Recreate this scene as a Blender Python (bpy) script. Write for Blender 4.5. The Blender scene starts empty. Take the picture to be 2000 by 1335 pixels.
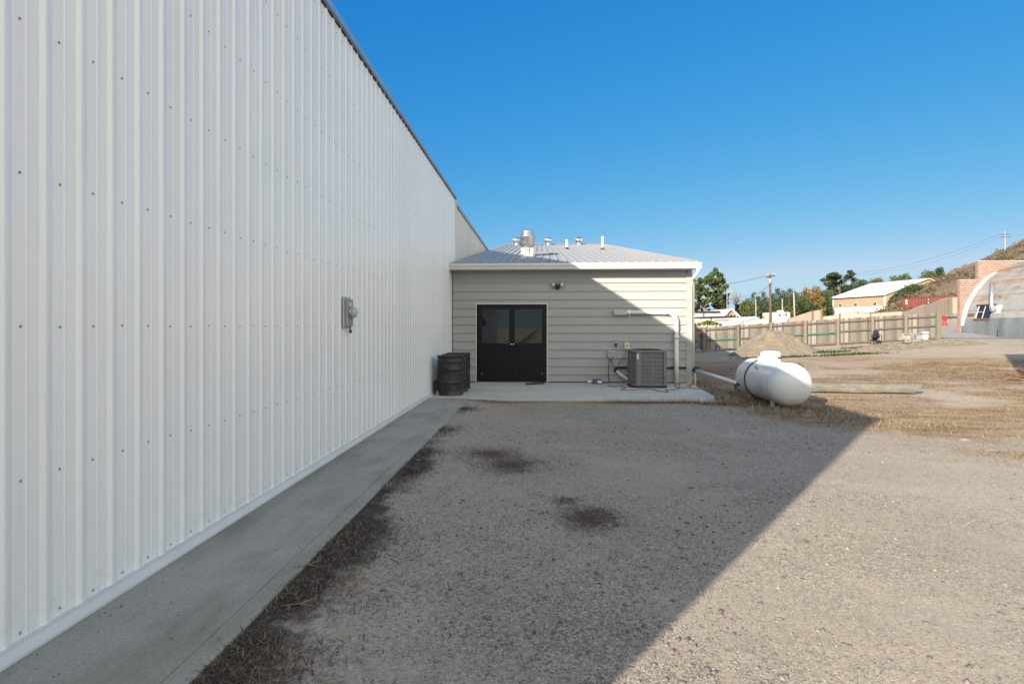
import bpy, bmesh, math, random
import numpy as np
from mathutils import Vector, Matrix, noise
random.seed(7); rng = np.random.default_rng(7)
S = bpy.context.scene; COL = S.collection
pi = math.pi; R = math.radians
# ---------------------------------------------------------------- camera model (used to read positions off the site)
FPX = 1156.0; TH = math.atan(56/FPX); H = 1.55; HOR = 637.0
CF = Vector((-math.sin(TH), math.cos(TH), 0)); CR = Vector((math.cos(TH), math.sin(TH), 0))
def P(px, py, Y=None, z=None, X=None):
    d = CF + CR*((px-1000)/FPX) + Vector((0, 0, -(py-HOR)/FPX))
    s = Y/d.y if Y is not None else ((z-H)/d.z if z is not None else X/d.x)
    return Vector((0, 0, H)) + d*s
def smooth(t): t = min(1, max(0, t)); return t*t*(3-2*t)
WX = -2.47                      # face of the tall metal wall
FY = 16.35                      # face of the extension wall
SUN = Vector((1, 1.436, -.634)).normalized()
# ---------------------------------------------------------------- objects, tags, mesh builder
ORG = {}
def tag(o, label=None, cat=None, group=None, kind=None):
    if label: o['label'] = label
    if cat: o['category'] = cat
    if group: o['group'] = group
    if kind: o['kind'] = kind
    return o
def thing(name, label, cat, loc=(0, 0, 0), group=None):
    o = bpy.data.objects.new(name, None); COL.objects.link(o); o.location = loc; o.empty_display_size = .2
    ORG[o.name] = Vector(loc); return tag(o, label, cat, group)
def link(me, name, parent=None, loc=None):
    o = bpy.data.objects.new(name, me); COL.objects.link(o)
    if parent is not None: o.parent = parent; ORG[o.name] = ORG[parent.name]
    else:
        o.location = loc or (0, 0, 0); ORG[o.name] = Vector(o.location)
    return o
class MB:
    def __init__(s): s.v = []; s.f = []; s.m = []; s.sm = []
    def add(s, vs, fs, mi=0, sm=False):
        b = len(s.v); s.v += [Vector(p) for p in vs]
        for f in fs: s.f.append([b+i for i in f]); s.m.append(mi); s.sm.append(sm)
        return s
    def box(s, x0, y0, z0, x1, y1, z1, mi=0):
        return s.add([(x0,y0,z0),(x1,y0,z0),(x1,y1,z0),(x0,y1,z0),(x0,y0,z1),(x1,y0,z1),(x1,y1,z1),(x0,y1,z1)],
            [(0,3,2,1),(4,5,6,7),(0,1,5,4),(1,2,6,5),(2,3,7,6),(3,0,4,7)], mi)
    def obox(s, c, sx, sy, sz, M, mi=0):       # c = centre, M 3x3
        vs = [Vector(c)+M@Vector((a*sx/2, b*sy/2, d*sz/2)) for a, b, d in ((-1,-1,-1),(1,-1,-1),(1,1,-1),(-1,1,-1),(-1,-1,1),(1,-1,1),(1,1,1),(-1,1,1))]
        return s.add(vs, [(0,3,2,1),(4,5,6,7),(0,1,5,4),(1,2,6,5),(2,3,7,6),(3,0,4,7)], mi)
    def hexa(s, a, b, mi=0):                   # loft between two quads
        return s.add(list(a)+list(b), [(3,2,1,0),(4,5,6,7),(0,1,5,4),(1,2,6,5),(2,3,7,6),(3,0,4,7)], mi)
    def prism(s, poly, off, mi=0):             # planar polygon pushed along off
        n = len(poly); off = Vector(off); vs = [Vector(p) for p in poly]+[Vector(p)+off for p in poly]
        s.add(vs, [tuple(range(n))[::-1], tuple(range(n, 2*n))]+[(i, (i+1) % n, n+(i+1) % n, n+i) for i in range(n)], mi); return s
    def tube(s, pts, r, n=8, mi=0, caps=True, sm=True):
        pts = [Vector(p) for p in pts]; rs = r if isinstance(r, (list, tuple)) else [r]*len(pts)
        up = None; vs = []; fs = []
        for i, p in enumerate(pts):
            t = (pts[min(i+1, len(pts)-1)]-pts[max(i-1, 0)])
            t = t.normalized() if t.length > 1e-9 else Vector((0, 0, 1))
            if up is None: up = Vector((0, 0, 1)) if abs(t.z) < .9 else Vector((1, 0, 0))
            a = t.cross(up); a = a.normalized() if a.length > 1e-6 else t.orthogonal().normalized()
            b = a.cross(t).normalized(); up = b
            vs += [p+(a*math.cos(2*pi*k/n)+b*math.sin(2*pi*k/n))*rs[i] for k in range(n)]
        for i in range(len(pts)-1):
            fs += [(i*n+k, i*n+(k+1) % n, (i+1)*n+(k+1) % n, (i+1)*n+k) for k in range(n)]
        s.add(vs, fs, mi, sm)
        if caps:
            s.add(vs[:n], [tuple(range(n))[::-1]], mi); s.add(vs[-n:], [tuple(range(n))], mi)
        return s
    def lathe(s, prof, c=(0, 0, 0), n=24, axis=(0, 0, 1), mi=0, sm=True, caps=True):
        ax = Vector(axis).normalized(); q = Vector((0, 0, 1)).rotation_difference(ax); vs = []; fs = []
        for r, z in prof: vs += [Vector(c)+q@Vector((r*math.cos(2*pi*k/n), r*math.sin(2*pi*k/n), z)) for k in range(n)]
        for i in range(len(prof)-1): fs += [(i*n+k, i*n+(k+1) % n, (i+1)*n+(k+1) % n, (i+1)*n+k) for k in range(n)]
        s.add(vs, fs, mi, sm)
        if caps:
            if prof[0][0] > 1e-4: s.add(vs[:n], [tuple(range(n))[::-1]], mi)
            if prof[-1][0] > 1e-4: s.add(vs[-n:], [tuple(range(n))], mi)
        return s
    def ribs(s, o, td, ld, nd, t0, t1, l0, l1, pitch=.2286, phase=0, prof=None, thick=.03, mi=0):
        prof = prof or RIB; o, td, ld, nd = map(Vector, (o, td, ld, nd)); pts = [(t0, 0)]
        k = math.floor((t0-phase)/pitch)-1
        while phase+k*pitch < t1+pitch:
            for a, h in prof:
                t = phase+k*pitch+a
                if t0 < t < t1: pts.append((t, h))
            k += 1
        pts.append((t1, 0)); n = len(pts)
        A = [o+td*t+nd*h+ld*l0 for t, h in pts]; B = [o+td*t+nd*h+ld*l1 for t, h in pts]
        vs = A+B+[A[0]-nd*thick, A[-1]-nd*thick, B[0]-nd*thick, B[-1]-nd*thick]
        fs = [(i, i+1, n+i+1, n+i) for i in range(n-1)]
        a, b, c, d = 2*n, 2*n+1, 2*n+2, 2*n+3
        fs += [(0, n, c, a), (n-1, b, d, 2*n-1), (a, c, d, b), tuple([a, b]+list(range(n-1, -1, -1))), tuple([c]+list(range(n, 2*n))+[d])]
        return s.add(vs, fs, mi)
    def build(s, name, mats, parent=None, loc=None, bevel=0, seg=2, fix=True):
        off = ORG[parent.name] if parent is not None else Vector(loc or (0, 0, 0))
        me = bpy.data.meshes.new(name); me.from_pydata([p-off for p in s.v], [], s.f)
        for m in (mats if isinstance(mats, (list, tuple)) else [mats]): me.materials.append(m)
        for p, mi, sm in zip(me.polygons, s.m, s.sm): p.material_index = mi; p.use_smooth = sm
        if fix or bevel:
            bm = bmesh.new(); bm.from_mesh(me)
            bmesh.ops.remove_doubles(bm, verts=bm.verts, dist=1e-5)
            if fix: bmesh.ops.recalc_face_normals(bm, faces=bm.faces)
            if bevel: bmesh.ops.bevel(bm, geom=[e for e in bm.edges if len(e.link_faces) == 2 and e.calc_face_angle(0) > .5], offset=bevel, segments=seg, affect='EDGES', profile=.6, clamp_overlap=True)
            bm.to_mesh(me); bm.free()
        return link(me, name, parent, loc)
RIB = [(0, 0), (.026, .0105), (.038, .0105), (.081, 0), (.150, 0), (.155, .002), (.163, .002), (.168, 0)]
def np_mesh(name, V, Fc, mat, parent=None, loc=None, smooth_=False, fattr=None):
    V = np.asarray(V, np.float64); Fc = np.asarray(Fc, np.int32)
    off = np.array(ORG[parent.name] if parent is not None else (loc or (0, 0, 0)))
    me = bpy.data.meshes.new(name); k = Fc.shape[1]
    me.vertices.add(len(V)); me.vertices.foreach_set('co', (V-off).astype(np.float32).ravel())
    me.loops.add(Fc.size); me.loops.foreach_set('vertex_index', Fc.ravel())
    me.polygons.add(len(Fc)); me.polygons.foreach_set('loop_start', np.arange(0, Fc.size, k, dtype=np.int32))
    try: me.polygons.foreach_set('loop_total', np.full(len(Fc), k, np.int32))
    except Exception: pass
    if smooth_: me.polygons.foreach_set('use_smooth', np.ones(len(Fc), bool))
    me.materials.append(mat)
    if fattr is not None:
        a = me.attributes.new('tint', 'FLOAT', 'FACE'); a.data.foreach_set('value', np.asarray(fattr, np.float32))
    me.update(calc_edges=True); me.validate()
    return link(me, name, parent, loc)
def children(o): return [c for c in bpy.data.objects if c.parent == o]
def copy_tree(o, loc, rz=None, label=None, group=None):
    def cp(o, parent):
        c = o.copy(); COL.objects.link(c)
        if parent is not None: c.parent = parent
        for ch in children(o): cp(ch, c)
        return c
    r = cp(o, None); r.location = loc; ORG[r.name] = Vector(loc)
    if rz is not None: r.rotation_euler = (0, 0, rz)
    if label: r['label'] = label
    if group: r['group'] = group
    return r
# ---------------------------------------------------------------- materials
class NT:
    def __init__(s, name):
        s.m = bpy.data.materials.new(name); s.m.use_nodes = True; s.t = s.m.node_tree; s.b = s.t.nodes['Principled BSDF']
    def n(s, typ, **kw):
        x = s.t.nodes.new(typ)
        for k, v in kw.items():
            if k.startswith('_'): setattr(x, k[1:], v)
            else:
                key = int(k[1:]) if k[0] == 'i' and k[1:].isdigit() else k.replace('__', ' ')
                if hasattr(v, 'is_output'): s.t.links.new(v, x.inputs[key])
                else: x.inputs[key].default_value = v
        return x
    def set(s, **kw):
        for k, v in kw.items():
            k = k.replace('__', ' ')
            if hasattr(v, 'is_output'): s.t.links.new(v, s.b.inputs[k])
            else: s.b.inputs[k].default_value = v
    def co(s, kind='Object', scale=None):
        c = s.n('ShaderNodeTexCoord').outputs[kind]
        if scale is None: return c
        return s.n('ShaderNodeMapping', i0=c, Scale=scale).outputs[0]
    def pos(s, scale=None):
        c = s.n('ShaderNodeNewGeometry').outputs['Position']
        if scale is None: return c
        return s.n('ShaderNodeMapping', i0=c, Scale=scale).outputs[0]
    def noise(s, v, scale=5, detail=4, rough=.55): return s.n('ShaderNodeTexNoise', Vector=v, Scale=scale, Detail=detail, Roughness=rough).outputs[0]
    def vor(s, v, scale=5, feat='F1', out='Color'): return s.n('ShaderNodeTexVoronoi', _feature=feat, Vector=v, Scale=scale).outputs[out]
    def ramp(s, fac, stops):
        x = s.n('ShaderNodeValToRGB', i0=fac); e = x.color_ramp.elements
        while len(e) < len(stops): e.new(.5)
        for el, (p, c) in zip(e, stops): el.position = p; el.color = (c if isinstance(c, tuple) else (c, c, c))+(1,) if not (isinstance(c, tuple) and len(c) == 4) else c
        return x.outputs[0]
    def mix(s, fac, a, b, bt='MIX'):
        x = s.n('ShaderNodeMix', _data_type='RGBA', _blend_type=bt)
        for k, v in ((0, fac), (6, a), (7, b)):
            if hasattr(v, 'is_output'): s.t.links.new(v, x.inputs[k])
            else: x.inputs[k].default_value = v if k == 0 else (tuple(v)+(1,))[:4]
        return x.outputs[2]
    def math(s, op, a, b=0, clamp=False):
        x = s.n('ShaderNodeMath', _operation=op, _use_clamp=clamp, i0=a, i1=b); return x.outputs[0]
    def bump(s, h, strength=.3, dist=.01, normal=None):
        x = s.n('ShaderNodeBump', Height=h, Strength=strength, Distance=dist)
        if normal is not None: s.t.links.new(normal, x.inputs['Normal'])
        return x.outputs[0]
def flat(name, c, rough=.6, metal=0, var=.12, scale=6, bump=0, bscale=40, spec=.5, coat=0, stretch=None):
    t = NT(name); v = t.co('Object', stretch) if stretch else t.co()
    n = t.noise(v, scale, 5)
    lo = tuple(x*(1-var) for x in c); hi = tuple(min(1, x*(1+var)) for x in c)
    t.set(Base__Color=t.ramp(n, [(.3, lo), (.7, hi)]), Metallic=metal, Specular__IOR__Level=spec, Coat__Weight=coat)
    t.set(Roughness=t.ramp(t.noise(v, scale*2.3, 3), [(.3, max(.03, rough-.07)), (.7, min(1, rough+.07))]))
    if bump: t.set(Normal=t.bump(t.noise(v, bscale, 4), bump, .01))
    return t.m
def rusty(name, c, rust, amount=.5, scale=4, rough=.6, metal=0, stretch=None, soft=.1):
    t = NT(name); v = t.co('Object', stretch) if stretch else t.co()
    n = t.noise(v, scale, 8, .65); f = t.ramp(n, [(amount-soft, 0.), (amount+soft, 1.)])
    base = t.ramp(t.noise(v, scale*3, 4), [(.3, tuple(x*.85 for x in c)), (.7, tuple(min(1, x*1.15) for x in c))])
    rc = t.ramp(t.noise(v, scale*5, 5), [(.3, tuple(x*.6 for x in rust)), (.7, tuple(min(1, x*1.3) for x in rust))])
    t.set(Base__Color=t.mix(f, base, rc), Roughness=t.ramp(f, [(0, rough), (1, .85)]), Metallic=metal, Normal=t.bump(n, .15, .01))
    return t.m
def leafmat(name, c1, c2, c3=None):
    t = NT(name); r = t.n('ShaderNodeNewGeometry').outputs['Random Per Island']
    st = [(0, c1), (.6, c2)]+([(1, c3)] if c3 else [])
    t.set(Base__Color=t.ramp(r, st), Roughness=.6, Specular__IOR__Level=.25)
    return t.m
M = {}
def build_materials():
    # white painted steel of the tall wall
    t = NT('white_wall_steel'); v = t.co()
    streak = t.noise(t.co('Object', (6, 6, .35)), 3, 5); g = t.noise(v, .6, 4)
    c = t.ramp(g, [(.3, (.82, .81, .785)), (.7, (.86, .85, .825))])
    xyz = t.n('ShaderNodeSeparateXYZ', i0=t.pos()); pan = t.math('FLOOR', t.math('DIVIDE', t.math('ADD', xyz.outputs[1], 20), .9144)); wn = t.n('ShaderNodeTexWhiteNoise', _noise_dimensions='1D', W=pan).outputs[0]
    c = t.mix(1.0, c, t.ramp(wn, [(0, (.955, .96, .965)), (1, (1., 1., 1.))]), 'MULTIPLY')
    splash = t.math('MULTIPLY', t.ramp(xyz.outputs[2], [(.0, 1.), (.32, 0.)]), t.ramp(t.noise(v, 14, 7, .75), [(.48, 0.), (.72, .55)])); c = t.mix(splash, c, (.42, .37, .30))
    t.set(Base__Color=t.mix(t.ramp(streak, [(.55, 0.), (.8, .22)]), c, (.5, .48, .45)), Roughness=t.math('ADD', t.ramp(t.noise(v, 2.5, 4), [(.3, .27), (.7, .4)]), t.math('MULTIPLY', wn, .06)), Coat__Weight=.25, Coat__Roughness=.18)
    t.set(Normal=t.bump(t.noise(t.co('Object', (1, 1, .5)), 1.6, 2), .06, .05)); M['wall'] = t.m
    # stained wall beyond
    t = NT('stained_wall_steel'); v = t.co(); streak = t.noise(t.co('Object', (7, 7, .5)), 2, 6)
    t.set(Base__Color=t.mix(t.ramp(streak, [(.4, 0.), (.75, .6)]), (.66, .63, .58), (.4, .36, .3)), Roughness=.5); M['wall2'] = t.m
    # siding of the extension
    t = NT('beige_siding'); streak = t.noise(t.co('Object', (2, 2, .25)), 3, 5); v = t.co()
    c = t.ramp(t.noise(v, .8, 4), [(.3, (.335, .328, .31)), (.7, (.36, .353, .335))])
    t.set(Base__Color=t.mix(t.ramp(streak, [(.5, 0.), (.85, .3)]), c, (.36, .345, .31)), Roughness=.42, Coat__Weight=.1, Normal=t.bump(t.noise(v, 1.3, 3), .08, .05)); M['siding'] = t.m
    M['trim'] = flat('white_trim', (.62, .615, .60), .4, var=.04, scale=2)
    M['fascia'] = flat('slate_blue_trim', (.22, .33, .50), .35, var=.08, scale=2)
    M['soffit'] = flat('tan_soffit', (.38, .34, .27), .6, var=.06, scale=3)
    M['cornertrim'] = flat('pale_corner_trim', (.33, .315, .29), .5, var=.05, scale=2)
    t = NT('roof_steel'); v = t.co(); streak = t.noise(t.co('Object', (5, .3, .3)), 2, 5)
    t.set(Base__Color=t.mix(t.ramp(streak, [(.45, 0.), (.8, .35)]), (.34, .33, .31), (.27, .26, .24)), Roughness=.5, Metallic=.1); M['roof'] = t.m
    M['dark_edge'] = flat('dark_closure', (.03, .03, .035), .7)
    M['door'] = flat('black_door_paint', (.0045, .0055, .008), .42, var=.2, scale=3, spec=.22)
    M['black'] = flat('black_plastic', (.015, .015, .017), .5, var=.2)
    M['blackmetal'] = flat('black_metal', (.012, .012, .014), .4, var=.2)
    t = NT('door_glass'); b = t.b
    tr = t.n('ShaderNodeBsdfTransparent', Color=(.55, .58, .58, 1)); gl = t.n('ShaderNodeBsdfGlossy', Color=(1, 1, 1, 1), Roughness=.02)
    fr = t.n('ShaderNodeFresnel', IOR=1.5); mx = t.n('ShaderNodeMixShader', i0=fr.outputs[0]); t.t.links.new(tr.outputs[0], mx.inputs[1]); t.t.links.new(gl.outputs[0], mx.inputs[2])
    t.t.links.new(mx.outputs[0], t.t.nodes['Material Output'].inputs[0]); M['glass'] = t.m
    M['curtain'] = flat('grey_interior', (.42, .43, .40), .9, var=.15, scale=3, stretch=(6, 6, .4))
    M['cabinet'] = flat('blue_cabinet', (.09, .14, .20), .5)
    M['dark_room'] = flat('dark_interior', (.04, .04, .04), .9)
    M['steel'] = flat('galvanised_steel', (.42, .43, .44), .38, .8, .2, 4)
    M['chrome'] = flat('bright_metal', (.5, .5, .5), .25, 1, .1)
    M['aluminium'] = flat('spun_aluminium', (.46, .46, .47), .33, .9, .25, 5)
    M['pvc'] = flat('white_pipe', (.74, .735, .72), .4, var=.06, scale=5)
    M['greybox'] = flat('grey_box_paint', (.27, .28, .28), .5, var=.1)
    M['lightgrey'] = flat('light_grey_box', (.40, .415, .42), .45, var=.06)
    M['cream'] = flat('cream_plastic', (.62, .58, .44), .5, var=.05)
    M['acpaint'] = flat('taupe_cabinet_paint', (.155, .146, .138), .5, var=.08)
    M['aclouver'] = flat('dark_louver', (.045, .042, .04), .6)
    t = NT('burnt_drum_steel'); v = t.co(); n = t.noise(v, 5, 8, .65); xy = t.n('ShaderNodeSeparateXYZ', i0=v); x = t.math('SUBTRACT', t.math('MULTIPLY', xy.outputs[0], .85), t.math('MULTIPLY', xy.outputs[1], .5))
    c = t.mix(t.ramp(n, [(.5, 0.), (.7, .8)]), (.012, .012, .014), (.075, .045, .03)); bl = t.ramp(t.math('ADD', t.math('MULTIPLY', x, -1), t.math('MULTIPLY', t.math('SUBTRACT', n, .5), .3)), [(.17, 0.), (.22, 1.)])
    t.set(Base__Color=t.mix(bl, c, (.02, .12, .30)), Roughness=.5, Normal=t.bump(n, .15, .01)); M['drum'] = t.m
    M['drumrim'] = rusty('rusty_rim', (.022, .019, .018), (.10, .052, .03), .5, 8, .7)
    M['drumblue'] = rusty('scorched_blue_drum', (.02, .09, .19), (.016, .016, .018), .42, 4, .5)
    M['block'] = flat('dark_timber', (.05, .045, .042), .9, var=.4, scale=12)
    t = NT('concrete'); v = t.co(); n1 = t.noise(v, .9, 6); n2 = t.noise(v, 60, 3); 
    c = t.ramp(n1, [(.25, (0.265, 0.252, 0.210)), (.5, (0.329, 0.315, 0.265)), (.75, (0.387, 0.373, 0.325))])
    c = t.mix(t.ramp(t.noise(v, 2.2, 6, .7), [(.52, 0.), (.75, .55)]), c, (0.180, 0.158, 0.120))
    c = t.mix(.35, c, t.ramp(n2, [(.3, (0.159, 0.147, 0.120)), (.7, (0.477, 0.441, 0.380))])); c = t.mix(t.ramp(t.noise(t.co('Object', (1.6, .45, 1)), 1.1, 7, .65), [(.45, 0.), (.66, .6)]), c, (0.138, 0.121, 0.085))
    t.set(Base__Color=c, Roughness=.85, Normal=t.bump(n2, .25, .006)); M['concrete'] = t.m
    t = NT('pale_concrete'); v = t.co(); n1 = t.noise(v, .9, 6); n2 = t.noise(v, 60, 3); 
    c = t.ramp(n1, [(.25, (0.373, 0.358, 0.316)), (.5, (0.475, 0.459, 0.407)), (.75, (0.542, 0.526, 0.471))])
    c = t.mix(t.ramp(t.noise(v, 2.2, 6, .7), [(.55, 0.), (.78, .45)]), c, (0.282, 0.258, 0.214))
    c = t.mix(.35, c, t.ramp(n2, [(.3, (0.294, 0.280, 0.246)), (.7, (0.588, 0.571, 0.514))]))
    t.set(Base__Color=c, Roughness=.85, Normal=t.bump(n2, .25, .006)); M['concrete2'] = t.m
    M['tank'] = rusty('white_tank_paint', (.80, .80, .78), (.6, .59, .56), .76, 1.6, .3, soft=.03)
    t = NT('scuffed_tank_paint'); v = t.co(); n = t.noise(t.co('Object', (2, 3, 6)), 3, 7, .7); dv = t.n('ShaderNodeVectorMath', _operation='DISTANCE', i0=v, i1=(-.30, -.42, .42)).outputs[1]
    c = t.mix(t.ramp(t.noise(v, 2.2, 6), [(.56, 0.), (.72, .4)]), (.64, .64, .625), (.5, .48, .45))
    sc = t.math('MULTIPLY', t.ramp(dv, [(.08, 1.), (.22, 0.)]), t.ramp(n, [(.42, 0.), (.58, .8)])); z = t.n('ShaderNodeSeparateXYZ', i0=v).outputs[2]
    c = t.mix(sc, c, (.36, .36, .34)); c = t.mix(t.math('MULTIPLY', t.ramp(z, [(.05, .5), (.3, 0.)]), t.ramp(n, [(.4, 0.), (.65, 1.)])), c, (.42, .36, .28))
    t.set(Base__Color=c, Roughness=.32); M['tank'] = t.m
    M['bluebox'] = flat('dark_blue_plastic', (.012, .022, .07), .4)
    M['whiteplastic'] = flat('white_plastic', (.55, .55, .53), .4, var=.04)
    M['cordred'] = flat('red_orange_cord', (.22, .06, .04), .6)
    M['rust'] = flat('rusted_iron', (.13, .065, .035), .85, var=.4, scale=10)
    t = NT('weathered_wood'); v = t.co(); r = t.n('ShaderNodeNewGeometry').outputs['Random Per Island']
    c = t.ramp(r, [(0, (0.045, 0.038, 0.032)), (.3, (0.105, 0.094, 0.079)), (.55, (0.161, 0.149, 0.131)), (.75, (0.128, 0.086, 0.056)), (.9, (0.210, 0.197, 0.176)), (1, (0.307, 0.292, 0.266))])
    g = t.noise(t.co('Object', (14, 14, 1.2)), 3, 6)
    t.set(Base__Color=t.mix(.28, c, t.ramp(g, [(.25, (.05, .04, .03)), (.7, (.28, .24, .20))])), Roughness=.9); M['picket'] = t.m
    M['rail'] = flat('grey_rail_wood', (0.111, 0.089, 0.072), .9, var=.3, scale=4, stretch=(1, 8, 8))
    M['railgreen'] = flat('faded_green_paint', (.03, .13, .085), .8, var=.25, scale=4)
    M['post'] = flat('weathered_post', (0.180, 0.152, 0.116), .9, var=.3, scale=5, stretch=(5, 5, 1))
    M['postgreen'] = flat('greenish_post', (0.140, 0.132, 0.093), .9, var=.25, scale=5, stretch=(5, 5, 1))
    M['log'] = rusty('weathered_log', (.115, .112, .10), (.165, .145, .115), .5, 1.5, .9, stretch=(1.2, 6, 6), soft=.06)
    t = NT('mound_dirt'); v = t.co(); n = t.noise(v, 1.5, 8, .7); w = t.vor(v, 7, out='Distance')
    c = t.ramp(n, [(.25, (.165, .135, .095)), (.55, (.24, .20, .145)), (.8, (.29, .25, .185))])
    t.set(Base__Color=t.mix(t.ramp(t.vor(v, 5), [(.9, 0.), (.94, .5)]), c, (.32, .29, .24)), Roughness=1, Normal=t.bump(t.noise(v, 7, 8, .75), 1, .16)); M['mound'] = t.m
    M['block_white'] = flat('chalky_block', (.24, .23, .21), .9, var=.15)
    M['hydrant'] = flat('red_hydrant', (0.400, 0.024, 0.024), .45)
    t = NT('asphalt'); v = t.pos(); t.set(Base__Color=t.ramp(t.noise(t.pos((.2, 1.2, 1)), 1.2, 6), [(.3, (.22, .205, .20)), (.7, (.32, .30, .29))]), Roughness=.9); M['asphalt'] = t.m
    t = NT('pink_block'); v = t.co(); br = t.n('ShaderNodeTexBrick', Vector=t.co('UV'), Scale=1.0, Color1=(.235, .145, .115, 1), Color2=(.19, .115, .092, 1), Mortar=(.30, .25, .215, 1))
    br.inputs['Mortar Size'].default_value = .022; br.inputs['Brick Width'].default_value = .4; br.inputs['Row Height'].default_value = .2
    t.set(Base__Color=t.mix(.25, br.outputs[0], t.ramp(t.noise(v, 2, 6), [(.3, (.17, .10, .075)), (.7, (.36, .25, .20))])), Roughness=.9); M['brick'] = t.m
    t = NT('rusty_galvanised'); v = t.co(); n = t.noise(t.co('Object', (1.2, .45, 2.2)), 1.3, 8, .65); z = t.n('ShaderNodeSeparateXYZ', i0=v).outputs[2]
    zz = t.math('MULTIPLY', t.math('SUBTRACT', z, 4.2), .035)
    fr = t.math('FRACT', t.math('MULTIPLY', z, .83)); run = t.noise(t.co('Object', (1.5, .9, .35)), 1.6, 7, .7)
    f = t.ramp(t.math('ADD', t.math('ADD', n, zz), t.math('MULTIPLY', t.math('SUBTRACT', fr, .6), .12)), [(.44, 0.), (.62, .85)])
    seam = t.math('MULTIPLY', t.ramp(fr, [(.86, 0.), (.97, 1.), (1, 0.)]), t.ramp(run, [(.42, 0.), (.62, .8)]))
    base = t.ramp(t.noise(v, 1.1, 5), [(.3, (.215, .23, .225)), (.7, (.315, .32, .30))])
    base = t.mix(t.ramp(zz, [(.0, 0.), (.05, .6)]), base, (.33, .31, .27)); base = t.mix(t.ramp(z, [(.0, 1.), (.01, 1.)]), base, base)
    c = t.mix(f, base, t.ramp(t.noise(v, 2.5, 5), [(.3, (.17, .085, .038)), (.5, (.27, .155, .075)), (.7, (.33, .26, .18))]))
    t.set(Base__Color=t.mix(seam, c, (.21, .10, .045)), Roughness=.6, Metallic=.1); M['hut'] = t.m
    M['hutlow'] = flat('blue_grey_steel', (0.169, 0.187, 0.187), .5, .2, .3, 1.2, stretch=(1, .8, .25))
    M['tanwall'] = flat('tan_steel_siding', (0.331, 0.244, 0.152), .55, var=.05, scale=.3)
    M['tanfence'] = flat('pinkish_tan_vinyl', (.31, .235, .19), .7, var=.08, scale=.6, stretch=(4, 4, .4))
    M['whiteroof'] = flat('white_metal_roof', (.60, .60, .60), .4, var=.03, scale=.3)
    M['whitewall'] = flat('white_painted_wall', (.50, .48, .45), .7, var=.05, scale=.5)
    M['greywin'] = flat('dark_window', (.02, .025, .03), .15, var=.2)
    M['container'] = flat('oxide_red_container', (0.165, 0.038, 0.026), .55, var=.12, scale=.8)
    M['woodgable'] = flat('brown_gable_wood', (.36, .19, .10), .8, var=.15, scale=2)
    M['pole'] = flat('brown_pole_wood', (0.093, 0.060, 0.039), .9, var=.25, scale=3, stretch=(6, 6, .5))
    M['palepole'] = flat('pale_pole_wood', (0.294, 0.259, 0.210), .9, var=.2, scale=3, stretch=(6, 6, .5))
    M['wire'] = flat('cable', (.05, .055, .06), .6)
    M['paleleaf'] = None
    M['bark'] = flat('bark', (.14, .105, .075), .95, var=.35, scale=2, stretch=(5, 5, .7))
    M['palebark'] = flat('pale_bark', (.36, .30, .23), .9, var=.25, scale=1.5, stretch=(4, 4, .6))
    M['leaf'] = leafmat('cottonwood_leaf', (.028, .05, .014), (.062, .088, .026), (.105, .12, .04))
    M['leafdark'] = leafmat('dark_leaf', (.02, .038, .014), (.042, .066, .024), (.065, .085, .03))
    M['leafolive'] = leafmat('olive_leaf', (.045, .06, .018), (.085, .095, .03), (.13, .12, .04))
    M['leafgold'] = leafmat('autumn_leaf', (.13, .07, .02), (.22, .125, .028), (.30, .19, .05))
    M['leafrusset'] = leafmat('russet_leaf', (.11, .055, .028), (.17, .085, .04), (.2, .12, .05))
    M['needle'] = leafmat('pine_needle', (.018, .034, .014), (.034, .054, .022), (.055, .074, .032))
    M['needleblue'] = leafmat('spruce_needle', (.012, .022, .018), (.022, .034, .027), (.034, .046, .036))
    M['twig'] = flat('grey_twig', (.20, .165, .14), .9, var=.2)
    M['shrub'] = leafmat('juniper_leaf', (.022, .042, .018), (.045, .07, .028), (.065, .09, .035))
    M['vine'] = leafmat('vine_leaf', (.06, .10, .015), (.12, .16, .025), (.32, .25, .03))
    M['brush'] = leafmat('dry_brush', (.05, .036, .024), (.10, .07, .042), (.19, .135, .075))
    M['straw'] = leafmat('dry_straw', (.15, .10, .06), (.29, .22, .135), (.42, .345, .23))
    M['strawred'] = leafmat('red_brown_straw', (.13, .062, .035), (.22, .115, .06), (.33, .20, .10))
    M['chip'] = leafmat('dark_chip', (.07, .043, .032), (.14, .088, .065), (.22, .16, .125))
    M['weed'] = leafmat('dead_weed', (.03, .022, .016), (.09, .065, .045), (.27, .21, .13))
    M['greenweed'] = leafmat('green_weed', (.03, .055, .018), (.07, .09, .03), (.12, .13, .05))
    M['stone'] = leafmat('gravel_stone', (.09, .082, .073), (.20, .178, .15), (.26, .235, .20))
    t = NT('hill_soil'); v = t.pos(); n = t.noise(v, .16, 8, .7); n2 = t.noise(v, 1.1, 6, .7)
    c = t.ramp(n, [(.3, (.10, .07, .05)), (.5, (.20, .145, .09)), (.7, (.31, .235, .145))])
    t.set(Base__Color=t.mix(.5, c, t.ramp(n2, [(.3, (.07, .05, .035)), (.65, (.30, .225, .135))])), Roughness=1, Normal=t.bump(n2, 1, .6)); M['hill'] = t.m
    # ground: gravel, dirt, straw litter, chip patches
    t = NT('ground_gravel'); v = t.pos(); A = lambda k: t.n('ShaderNodeAttribute', _attribute_name=k).outputs['Fac']
    big = t.noise(v, .55, 5, .6); med = t.noise(v, 3.1, 6, .65); fine = t.noise(v, 95, 3, .7)
    cell = t.vor(v, 98); cd = t.vor(v, 98, out='Distance'); cell2 = t.vor(v, 25); cd2 = t.vor(v, 25, out='Distance'); cell3 = t.vor(v, 72); cell4 = t.vor(v, 28)
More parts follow.
